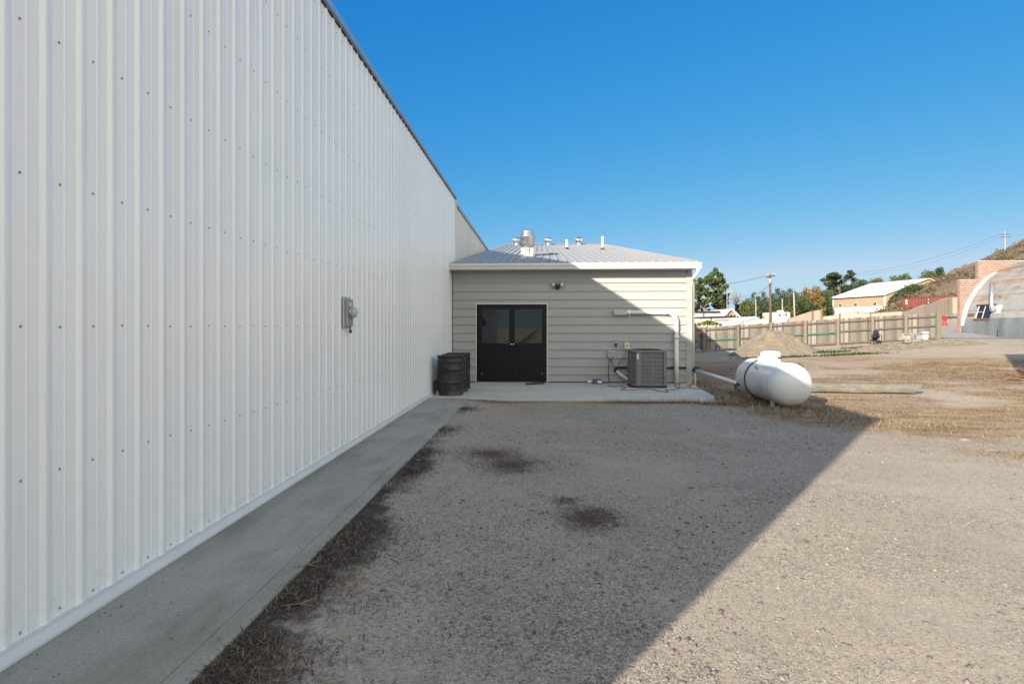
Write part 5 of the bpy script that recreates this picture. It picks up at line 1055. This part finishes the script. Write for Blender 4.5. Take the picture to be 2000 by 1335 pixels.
def plants():
    # big cottonwood by the building corner, shaped on its own
    Y = 95; s = Y/FPX; g = P(1374, 640, Y=Y); t = thing('cottonwood_tree', 'large leafy green tree with forked pale trunk right beside the building corner', 'tree', (g.x, Y, g.z))
    q = lambda px, py, dy=0: P(px, py, Y=Y+dy); r_ = 1.32
    b = MB(); b.tube([q(1375, 648), q(1375, 604), q(1376, 592), q(1384, 582), q(1392, 566), q(1396, 548)], [.32, .26, .22, .19, .13, .05], 9); b.tube([q(1375, 604), q(1370, 594), q(1366, 586), q(1360, 572), (q(1356, 562))], [.22, .18, .16, .1, .04], 8)
    for p0, p1, p2 in (((1384, 582), (1400, 576), (1412, 568)), ((1388, 572), (1404, 556), (1412, 548)), ((1366, 586), (1352, 580), (1345, 574)), ((1392, 566), (1384, 552), (1382, 545))): b.tube([q(*p0), q(*p1, -.5), q(*p2, .6)], [.12, .08, .03], 6)
    b.build('trunk', M['palebark'], t)
    bl = []
    for px, py, r in ((1393, 535, 6.5), (1400, 543, 9), (1409, 552, 8.5), (1391, 547, 9), (1384, 556, 7), (1402, 560, 10), (1413, 562, 6), (1395, 570, 9), (1408, 574, 7), (1359, 553, 6.5), (1367, 550, 4.5), (1352, 562, 6.5), (1361, 566, 5), (1350, 576, 6), (1356, 588, 7), (1347, 592, 6), (1362, 597, 6), (1382, 590, 4.5), (1398, 586, 7), (1391, 599, 7.5), (1405, 596, 7), (1370, 578, 5), (1377, 572, 4), (1414, 566, 4), (1345, 555, 5), (1340, 570, 8), (1398, 530.5, 2.8), (1389, 541, 5), (1366, 560, 6), (1372, 564, 5), (1356, 570, 6), (1364, 576, 6), (1376, 585, 5), (1386, 576, 6), (1366, 590, 5), (1379, 600, 5), (1412, 584, 5), (1350, 604, 6)):
        p = q(px, py, random.uniform(-3, 3))
        for k in range(4): o_ = Vector((random.gauss(0, 1), random.gauss(0, 1), random.gauss(0, .9)))*r*s*.8; f_ = random.uniform(.35, .8); bl.append((p.x+o_.x, p.y+o_.y, p.z+o_.z, r*s*f_, r*s*f_, r*s*f_*.8))
    C = blob_points(bl, 17000, .1); V, Fc = leaf_quads(C, .21, .6); np_mesh('crown', V, Fc, M['leaf'], t)
    broadleaf('low olive tree under the big leafy tree behind the white building', 1408, 578, 625, 34, 105, 'leafolive', 1800, seed=3)
    broadleaf('dark low tree left behind the white flat-roofed building', 1352, 588, 620, 30, 110, 'leafdark', 1500, seed=5)
    # bare tree
    Y = 108; g = P(1437, 612, Y=Y); t = thing('bare_tree', 'leafless grey tree above the dark spruce left of the pines', 'tree', (g.x, Y, g.z)); b = MB(); tw = MB(); random.seed(4)
    b.tube([g-Vector((0, 0, 1)), P(1437, 598, Y=Y), P(1438, 588, Y=Y)], [.22, .16, .12], 7); b.build('trunk', M['twig'], t); base = P(1437.5, 590, Y=Y)
    for k in range(46):
        a = random.uniform(-1.15, 1.15); L = random.uniform(1.2, 2.3); d = Vector((math.sin(a), random.uniform(-.6, .6), math.cos(a)*1.1)); pts = [base+Vector((0, 0, random.uniform(-.8, .5)))]
        for j in range(5): pts.append(pts[-1]+d*L/5*1.0+Vector((random.uniform(-.1, .1), random.uniform(-.1, .1), .03))); d.x += (.25 if a < 0 else -.25)*random.random()
        tw.tube(pts, [.05, .035, .025, .02, .015, .012], 4)
    tag(tw.build('twig', M['twig'], t), kind='stuff')
    conifer('dark blue-green spruce in front of the bare tree', 1440, 592, 640, 22, 98, 'needleblue', 3200, name='spruce_tree')
    # tree row beyond, left to right
    G = 'trees in the row beyond the fence'
    for a in (('pine tip farthest left of the pine row', 1460, 579, 640, 16, 150, 1), ('slender pine just left of the brown power pole', 1472, 567, 640, 17, 145, 2), ('small round-topped pine behind the pale left pole', 1481, 575, 640, 18, 140, 3), ('tall pine touching the left of the brown power pole', 1493, 566, 645, 20, 140, 4), ('low pine right beside the brown power pole', 1508, 568, 640, 18, 150, 11), ('broad tall pine above the camper roof', 1520, 559, 640, 24, 140, 5), ('narrow pine between the camper pole and the slim pole', 1530, 563, 640, 18, 142, 6), ('tall pine just left of the slim pale pole', 1541, 559, 640, 22, 138, 7), ('tall pine behind the slim pale pole', 1549, 561, 640, 22, 144, 8), ('small dark pine left of the russet tree', 1557, 568, 640, 18, 150, 9), ('slim pine tip above the left of the yellow tree', 1590.5, 553.5, 640, 13, 170, 10), ('slim pine tip above the right of the yellow tree', 1598.5, 555, 640, 13, 172, 12), ('pine top above the russet tree', 1576, 561, 640, 14, 168, 13)):
        conifer(a[0], a[1], a[2], a[3], a[4]*1.85, a[5], 'needle', 2800, a[6], group=G)
    for a in (('olive bush right of the dark spruce', 1453, 588, 640, 22, 120, 'leafolive', 1), ('low olive tree with brown tinge behind the white shed', 1467, 592, 640, 24, 118, 'leafolive', 2), ('dark green tree at the foot of the brown power pole', 1491, 598, 645, 30, 112, 'leafdark', 3), ('olive tree left of the camper behind the tent', 1480, 600, 645, 24, 115, 'leafolive', 14), ('yellowing bush right beside the camper', 1537, 596, 640, 20, 112, 'leafolive', 4), ('rounded green tree right of the slim pale pole', 1566, 577, 640, 32, 120, 'leaf', 5), ('second rounded green tree below the yellow tree', 1586, 588, 640, 30, 118, 'leafdark', 6), ('russet tree left of the yellow one', 1573, 561, 630, 22, 130, 'leafrusset', 7), ('bright yellow-orange autumn tree in the middle of the row', 1593, 558.5, 630, 30, 128, 'leafgold', 8), ('dense green tree left of the tan shed', 1612, 578, 630, 26, 140, 'leafdark', 9), ('green tree touching the left eave of the tan shed', 1619, 568, 625, 32, 180, 'leaf', 10), ('dark green bush below the left eave of the tan shed', 1612, 592, 630, 24, 150, 'leafdark', 11), ('dense olive tree behind the camper', 1521, 590, 640, 30, 118, 'leafdark', 15), ('green tree between the slim pole and the rounded trees', 1550, 585, 640, 26, 118, 'leafdark', 16)):
        broadleaf(a[0], a[1], a[2], a[3], a[4]*1.3, a[5], a[6], 2000, seed=a[7], trunk=0, group=G, gaps=1.15)
    for k, (px, top, w_, lab) in enumerate(((1461, 586, 30, 'dark green filler tree behind the white shed'), (1484, 580, 34, 'dark green tree behind the pole and the pines'), (1507, 576, 34, 'dark green tree behind the brown pole base'), (1531, 574, 36, 'dark green tree behind the camper pole'), (1556, 577, 32, 'dark tree in the gap right of the slim pole'), (1601, 566, 30, 'tall dark tree right behind the yellow tree'))):
        broadleaf(lab, px, top, 640, w_, 165, 'leafdark', 2200, seed=60+k, trunk=0, group=G, gaps=1.3)
    # big spreading pine behind the tan shed
    Y = 185; s = Y/FPX; g = P(1640, 610, Y=Y); t = thing('spreading_pine', 'big dark spreading pine with open branches above the left of the tan shed', 'tree', (g.x, Y, g.z)); q = lambda px, py, dy=0: P(px, py, Y=Y+dy)
    b = MB(); b.tube([q(1642, 612), q(1640, 575), q(1636, 560), q(1650, 545)], [.6, .45, .35, .1], 8)
    for p1 in ((1612, 545), (1625, 538), (1662, 536), (1608, 552), (1655, 560)): b.tube([q(1638, 570), q((1638+p1[0])/2, (566+p1[1])/2), q(*p1)], [.3, .2, .06], 6)
    b.build('trunk', M['bark'], t); bl = []
    for px, py, rx, rz in ((1628, 536, 9, 4), (1620, 540, 7, 4), (1610, 547, 7, 3.2), (1626, 546, 9, 4.5), (1638, 541, 6, 4), (1618, 555, 8, 3.5), (1632, 556, 8, 5), (1645, 550, 6, 5), (1655, 541, 6, 5), (1664, 536, 5, 4), (1660, 531, 5, 3), (1666, 545, 4, 4), (1650, 562, 8, 6), (1625, 566, 9, 6), (1640, 572, 12, 8), (1660, 565, 8, 8), (1612, 575, 8, 7)):
        p = q(px, py, random.uniform(-4, 4)); bl.append((p.x, p.y, p.z, rx*s, rx*s, rz*s))
    V, Fc = leaf_quads(blob_points(bl, 5200, .2), .36, .45); np_mesh('crown', V, Fc, M['needle'], t)
    for a in (('olive tree behind the left half of the white roof', 1682, 547, 600, 40, 200, 'leafdark', 1), ('second olive tree behind the middle of the white roof', 1709, 543, 600, 34, 205, 'leafolive', 2), ('green tree rising behind the ridge of the white roof', 1760, 537, 590, 42, 215, 'leafolive', 3), ('sparse shrub-like tree right of the ridge trees', 1783, 546, 590, 22, 215, 'leafdark', 4), ('leafy green tree on the hill flank right of the tan shed', 1816, 530, 575, 34, 185, 'leafolive', 5), ('taller crown of the hill tree leaning right', 1835, 522, 560, 20, 190, 'leafdark', 6)):
        broadleaf(a[0], a[1], a[2], a[3], a[4]*1.2, a[5], a[6], 2200, seed=a[7]+30, group='trees behind the tan shed')
    # juniper by the tan shed gable
    Y = 128; bl = []; s = Y/FPX; g = P(1755, 596, Y=Y); t = thing('juniper_bush', 'sprawling dark green juniper in front of the tan shed gable', 'bush', (g.x, Y, g.z))
    for px, py, r in ((1740, 590, 5), (1745, 585, 6), (1752, 580, 7), (1760, 574, 7), (1768, 568, 7), (1776, 564, 7), (1785, 561, 6), (1793, 562, 5), (1780, 571, 6), (1766, 580, 6), (1752, 589, 6), (1798, 560, 4)):
        p = P(px, py, Y=Y+random.uniform(-2, 2)); bl.append((p.x, p.y, p.z, r*s, r*s, r*s*.9))
    MB().tube([P(1740, 600, Y=Y), P(1760, 582, Y=Y), P(1785, 566, Y=Y)], [.2, .15, .05], 6).build('stem', M['bark'], t)
    V, Fc = leaf_quads(blob_points(bl, 4200, .2), .26, .5); np_mesh('foliage', V, Fc, M['shrub'], t)
    # vine on the fence
    Y = 43.2; g = P(1385, 645, Y=Y); t = thing('vine_bush', 'bright green and yellow bush spilling over the fence by the building corner', 'bush', (g.x, Y, g.z)); bl = []; s = Y/FPX
    for px, py, r in ((1346, 634, 5), (1356, 635, 5), (1366, 633, 4), (1375, 631, 5), (1384, 630, 5), (1392, 631, 5), (1400, 632, 4), (1407, 634, 3), (1380, 626.5, 2)): p = P(px, py, Y=Y+random.uniform(-.1, .5)); bl.append((p.x, p.y, p.z, r*s, r*s, r*s*.8))
    MB().tube([g-Vector((0, 0, .8)), P(1382, 634, Y=Y), P(1378, 630, Y=Y)], [.05, .04, .02], 6).build('stem', M['bark'], t)
    V, Fc = leaf_quads(blob_points(bl, 1500, .1), .065, .7); np_mesh('foliage', V, Fc, M['vine'], t)
    # dead scrub before the tan wall
    Y = 92; p = P(1683, 620, Y=Y); t = thing('dead_scrub', 'dark tangled dead scrub in front of the tan shed wall', 'bush', p); b = MB(); random.seed(8)
    for k in range(60):
        x0 = p.x+random.uniform(-1.7, 2.2); b0 = Vector((x0, Y+random.uniform(-.4, .4), p.z+random.uniform(.0, .5))); b.tube([b0, b0+Vector((random.uniform(-.5, .5), random.uniform(-.2, .2), random.uniform(.1, .5))), b0+Vector((random.uniform(-.9, .9), random.uniform(-.2, .2), random.uniform(.0, .7)))], [.05, .035, .02], 4)
    tag(b.build('branches', M['rust'], t), kind='stuff')
    # dry brush all over the hill
    n = 3600; j = rng.integers(1, HILL.shape[0]-2, n); i = rng.integers(1, HILL.shape[1]-2, n); f = rng.uniform(0, 1, (n, 1)); B = HILL[j, i]*(1-f)+HILL[j+1, i+1]*f
    k = np.array([noise.noise((v[0]*.09, v[1]*.09, 4)) for v in B]); B = B[k > -.12]; m = 9; C = np.repeat(B, m, 0)+rng.normal(0, 1, (len(B)*m, 3))*np.array([.5, .5, .26])+np.array([0, 0, .25])
    V, Fc = leaf_quads(C, .26, .35); tag(np_mesh('hillside_brush', V, Fc, M['brush']), 'dry brown brush covering the hillside', 'brush', kind='stuff')
plants()
#@@ litter
def scatter():
    # loose gravel: small faceted stones lying on the ground, denser near and in swathes
    N = 210000; y = 1.9+rng.uniform(0, 1, N)**1.9*11; x = rng.uniform(-1, 1, N); x = np.where(rng.uniform(0, 1, N) < 1, -1.5+(x+1)/2*(1.6+y*.95+1.2), x)
    keep = np.zeros(N, bool); zz = np.zeros(N)
    for q in range(N):
        d = .5+.9*noise.noise((x[q]*.55, y[q]*.55, 3.3))+.4*noise.noise((x[q]*2.1, y[q]*2.1, 1.1))
        if rng.random() < d*(1 if x[q] > -1.0 else .25) and not (y[q] > 12.4 and x[q] < 4.4): keep[q] = True; zz[q] = gh(x[q], y[q])
    x, y, zz = x[keep], y[keep], zz[keep]; n = len(x)
    s = .003+.0042*rng.uniform(0, 1, n)**2+np.where(rng.uniform(0, 1, n) < .022, rng.uniform(.004, .014, n), 0); s *= np.where(rng.uniform(0, 1, n) < .0015, 1.9, 1)
    base = np.array([(1, 0, 0), (.3, .95, 0), (-.8, .6, 0), (-.8, -.6, 0), (.3, -.95, 0), (.35, .25, .75), (-.4, .1, .8), (0, -.4, .62), (0, 0, -.7)]); F0 = np.array([(0, 1, 5), (1, 2, 6), (1, 6, 5), (2, 3, 6), (3, 7, 6), (3, 4, 7), (4, 0, 7), (0, 5, 7), (5, 6, 7), (1, 0, 8), (2, 1, 8), (3, 2, 8), (4, 3, 8), (0, 4, 8)])
    a = rng.uniform(0, 6.28, n); J = base[None]*(1+rng.uniform(-.25, .25, (n, 9, 1))); J = J*np.stack([s*rng.uniform(.8, 1.5, n), s*rng.uniform(.7, 1.1, n), s*rng.uniform(.5, .95, n)], 1)[:, None, :]
    ca, sa = np.cos(a)[:, None], np.sin(a)[:, None]; V = np.stack([J[..., 0]*ca-J[..., 1]*sa+x[:, None], J[..., 0]*sa+J[..., 1]*ca+y[:, None], J[..., 2]+zz[:, None]+.001], 2).reshape(-1, 3)
    Fc = (np.arange(n)[:, None, None]*9+F0[None]).reshape(-1, 3); tag(np_mesh('gravel', V, Fc, M['stone']), 'loose grey and tan gravel over the yard', 'gravel', kind='stuff')
    n = 320; xw = rng.uniform(-2.38, -1.56, n); yw = 2+rng.uniform(0, 1, n)**1.3*10.4; xs_ = rng.uniform(-1.4, 3.4, 120); ys_ = 12.8+rng.uniform(0, 1, 120)**2*2.2; x = np.concatenate([xw, xs_]); y = np.concatenate([yw, ys_]); n = len(x); s = rng.uniform(.002, .0065, n)
    J = base[None]*(1+rng.uniform(-.25, .25, (n, 9, 1)))*s[:, None, None]; J[..., 2] *= .6; J[..., 0] += x[:, None]; J[..., 1] += y[:, None]; J[..., 2] += .004
    tag(np_mesh('grit', J.reshape(-1, 3), (np.arange(n)[:, None, None]*9+F0[None]).reshape(-1, 3), M['stone']), 'scattered grit on the concrete', 'grit', kind='stuff')
    # blades and stalks
    def blades(name, label, cat, pts, L, w, mat, lie=.7):
        P0 = np.array(pts); n = len(P0); far_ = 1+np.maximum(0, P0[:, 1]-9)*.07;  a = rng.uniform(0, 6.28, n); el = np.abs(rng.normal(0, 1-lie, n))+.04; l = L*rng.uniform(.5, 1.5, n)*far_**.5
        d = np.stack([np.cos(a)*np.cos(el), np.sin(a)*np.cos(el), np.sin(el)], 1)*l[:, None]; sd = np.stack([-np.sin(a), np.cos(a), np.zeros(n)], 1)*(w*rng.uniform(.6, 1.4, n)*far_)[:, None]
        mid = P0+d*.55+np.array([0, 0, 1])*(l*.08)[:, None]; V = np.stack([P0-sd, P0+sd, mid+sd*.8, mid-sd*.8, P0+d], 1).reshape(-1, 3); V[:, 2] += .004
        b = np.arange(n)[:, None]*5; Fq = np.concatenate([b+np.array([[0, 1, 2]]), b+np.array([[0, 2, 3]]), b+np.array([[3, 2, 4]])], 0); tag(np_mesh(name, V, Fq, M[mat]), label, cat, kind='stuff')
    st, sr = [], []
    tries = 0
    while len(st)+len(sr) < 68000 and tries < 900000:
        tries += 1; yy = 5.0+22*random.random()**1.4; xx = 3.2+random.random()*(yy*.95)
        g = gmask(xx, yy)[0]
        if random.random() > g**1.6*1.1*(.35+.65*smooth((noise.noise((xx*1.3, yy*2.1, 8))+.25)/.5)): continue
        if 4.2 > xx and yy > 12.5: continue
        (sr if noise.noise((xx*.3, yy*.75, 2.7))+.5*noise.noise((xx*1.1, yy*2, 2)) > .12 else st).append((xx, yy, gh(xx, yy)))
    blades('dry_grass', 'straw coloured dry grass lying over the field', 'grass', st, .055, .003, 'straw', .72); blades('dry_weeds', 'red-brown dry weeds in swathes over the field', 'weeds', sr, .05, .0035, 'strawred', .8)
    # taller dry tufts by the slab corner, the tank and the shadow tip
    tf = []
    for cx, cy, rx, ry, m in ((4.15, 13.3, .25, .6, 1300), (4.7, 14.6, .35, .9, 1100), (4.6, 11.6, .9, .7, 1500), (5.3, 10.6, .8, .8, 550), (6.0, 9.6, .9, .8, 450), (4.8, 13.0, .6, .9, 1500), (3.9, 12.6, .35, .15, 500), (3.2, 12.5, .8, .1, 500), (2.0, 12.55, .9, .08, 350), (5.5, 12.2, .5, .5, 800), (4.6, 16.5, .3, 1.0, 500), (4.1, 15, .2, .8, 700)):
        for k in range(m): q = (random.gauss(cx, rx*.55), random.gauss(cy, ry*.55)); tf.append((q[0], q[1], gh(*q))) if not (q[1] > 12.72 and q[0] < 3.95) else None
    blades('dry_tufts', 'taller golden dry grass tufts round the tank and slab corner', 'grass', tf, .12, .0024, 'straw', .5)
    wd = []
    for k in range(26000):
        yy = 1.9+9.5*random.random()**1.6; xx = -1.52+abs(random.gauss(0, .20))*(1.25 if yy < 5 else .75); c = noise.noise((2.2, yy*1.3, .5))+.45*noise.noise((1, yy*3.1, 4))
        if random.random() < .35+1.1*c+(.3 if yy < 4.6 else 0): wd.append((xx, yy, gh(xx, yy)))
    blades('dead_weeds', 'dark dead weeds and twigs along the edge of the walk', 'weeds', wd, .05, .0022, 'weed', .68)
    ch = []
    for cx, cy, rx, ry, m in ((-.62, 7.42, .36, .36, 1500), (-.35, 6.85, .32, .40, 1700), (.42, 4.95, .19, .28, 1600), (.23, 5.45, .1, .15, 250), (-.8, 12.45, .8, .1, 700), (2.1, 12.45, 1.0, .12, 900)):
        for k in range(m): q = (random.gauss(cx, rx*.72), random.gauss(cy, ry*.62)); ch.append((q[0], q[1], gh(*q))) if q[1] < 12.7 else None
    blades('bark_chips', 'dark red-brown chips and needles in patches on the gravel', 'litter', ch, .035, .0026, 'chip', .85)
    gw = []
    for cx, cy, rx, ry, m in ((P(1600, 680, Y=36).x, 36, 1.6, .5, 900), (P(1660, 684, Y=33).x, 33.5, 1.8, .35, 700), (P(1555, 688, Y=33).x, 33.5, .9, .3, 300), (P(1780, 668, Y=38.5).x, 38.5, .9, .4, 500), (P(1700, 668, Y=38).x, 38.5, 1.2, .4, 300), (P(1490, 690, Y=33).x, 34, 1, .3, 200)):
        for k in range(m): q = (random.gauss(cx, rx*.6), random.gauss(cy, ry*.6)); gw.append((q[0], q[1], gh(*q)))
    blades('green_weeds', 'low green weeds around the dirt mound and berms', 'weeds', gw, .10, .010, 'greenweed', .55)
    # twigs lying by the walk
    random.seed(12)
    for k, (px, py, ln, lab) in enumerate(((585, 1195, .22, 'forked pale twig on the dark soil by the walk, nearest to the camera'), (600, 1118, .2, 'pale twig lying across the edge of the walk'), (690, 1140, .14, 'thin pale twig on the bare gravel right of the weeds'))):
        p = P(px, py, z=-.04); g = gh(p.x, p.y)+.01; a = random.uniform(-.4, .4); b = MB(); d = Vector((math.cos(a), math.sin(a), 0))
        b.tube([Vector((p.x, p.y, g))-d*ln/2, Vector((p.x, p.y+.01, g+.015)), Vector((p.x, p.y, g))+d*ln/2], [.004, .0035, .002], 5); b.tube([Vector((p.x, p.y+.01, g+.015)), Vector((p.x+.06, p.y+.07, g+.02))], [.003, .0015], 5)
        tag(b.build('twig', M['straw'], loc=(p.x, p.y, g)), lab, 'twig', 'twigs beside the walk')
scatter()
#@@ light
EXPO = 1.1; SKY_FILL = (1.29, 1.29, 1.13)  # exposure, and colour of the added sky fill that lifts shaded surfaces
def light_camera():
    w = bpy.data.worlds.new('World'); S.world = w; w.use_nodes = True; nt = w.node_tree; bg = nt.nodes['Background']
    sky = nt.nodes.new('ShaderNodeTexSky'); sky.sky_type = 'NISHITA'; sky.sun_disc = False
    d = -SUN; sky.sun_elevation = math.asin(d.z); sky.sun_rotation = math.atan2(d.x, d.y); sky.altitude = 900; sky.air_density = 1.0; sky.dust_density = .35; sky.ozone_density = 2.2
    # deep, clear autumn blue towards the north; added white fill behind, right and overhead, out of view, brightens the shade
    def mth(op, a, b=0.0, c=None):
        x = nt.nodes.new('ShaderNodeMath'); x.operation = op
        for i, v in enumerate((a, b)):
            if hasattr(v, 'is_output'): nt.links.new(v, x.inputs[i])
            else: x.inputs[i].default_value = v
        return x.outputs[0]
    def mrange(v, lo, hi):
        x = nt.nodes.new('ShaderNodeMapRange'); x.interpolation_type = 'SMOOTHSTEP'; nt.links.new(v, x.inputs[0]); x.inputs[1].default_value = lo; x.inputs[2].default_value = hi; return x.outputs[0]
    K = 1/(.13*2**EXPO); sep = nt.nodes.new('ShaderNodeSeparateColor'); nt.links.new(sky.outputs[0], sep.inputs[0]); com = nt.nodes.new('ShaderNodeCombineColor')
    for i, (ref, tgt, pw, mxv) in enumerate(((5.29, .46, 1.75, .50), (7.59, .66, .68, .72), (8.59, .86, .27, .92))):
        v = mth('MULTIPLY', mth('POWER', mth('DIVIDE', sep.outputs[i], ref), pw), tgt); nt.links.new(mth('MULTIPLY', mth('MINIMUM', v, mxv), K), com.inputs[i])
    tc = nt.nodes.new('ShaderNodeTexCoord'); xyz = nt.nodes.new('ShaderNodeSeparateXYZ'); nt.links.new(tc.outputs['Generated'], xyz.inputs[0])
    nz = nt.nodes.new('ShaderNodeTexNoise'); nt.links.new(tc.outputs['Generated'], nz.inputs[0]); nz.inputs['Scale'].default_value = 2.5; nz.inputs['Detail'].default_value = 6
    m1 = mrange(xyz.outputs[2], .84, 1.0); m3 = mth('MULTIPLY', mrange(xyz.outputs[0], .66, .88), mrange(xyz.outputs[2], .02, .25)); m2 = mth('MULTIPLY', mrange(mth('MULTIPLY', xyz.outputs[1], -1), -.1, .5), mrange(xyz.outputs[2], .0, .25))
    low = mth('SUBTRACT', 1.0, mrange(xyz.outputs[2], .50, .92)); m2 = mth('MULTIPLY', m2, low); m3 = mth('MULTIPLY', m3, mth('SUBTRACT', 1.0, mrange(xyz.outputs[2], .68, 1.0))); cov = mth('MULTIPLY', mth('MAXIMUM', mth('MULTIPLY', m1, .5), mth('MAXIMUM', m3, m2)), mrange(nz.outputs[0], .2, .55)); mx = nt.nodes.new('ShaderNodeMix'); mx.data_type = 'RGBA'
    nt.links.new(cov, mx.inputs[0]); nt.links.new(com.outputs[0], mx.inputs[6]); mx.inputs[7].default_value = (SKY_FILL[0]*K, SKY_FILL[1]*K, SKY_FILL[2]*K, 1)
    br = mth('ADD', 1.0, mth('MULTIPLY', m2, .65)); vm = nt.nodes.new('ShaderNodeVectorMath'); vm.operation = 'SCALE'; vm.inputs[0].default_value = (SKY_FILL[0]*K, SKY_FILL[1]*K, SKY_FILL[2]*K); nt.links.new(br, vm.inputs['Scale']); nt.links.new(vm.outputs[0], mx.inputs[7])
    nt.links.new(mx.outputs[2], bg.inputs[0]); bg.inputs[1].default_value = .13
    l = bpy.data.lights.new('sun', 'SUN'); l.energy = 5.0; l.angle = R(.53); l.color = (1, .90, .77); o = bpy.data.objects.new('sun', l); COL.objects.link(o); o.rotation_euler = SUN.to_track_quat('-Z', 'Y').to_euler(); o.location = (-20, -20, 20)
    c = bpy.data.cameras.new('camera'); c.lens = FPX/2000*36; c.sensor_width = 36; c.shift_y = -(667.5-HOR)/2000; c.clip_end = 5000; c.clip_start = .05
    o = bpy.data.objects.new('camera', c); COL.objects.link(o); o.location = (0, 0, H); o.rotation_euler = (pi/2, 0, TH); S.camera = o
    vs = S.view_settings; vs.view_transform = 'Standard'; vs.look = 'None'; vs.exposure = EXPO; vs.gamma = 1
    S.cycles.max_bounces = 6; S.cycles.diffuse_bounces = 4; S.cycles.transparent_max_bounces = 6
light_camera()
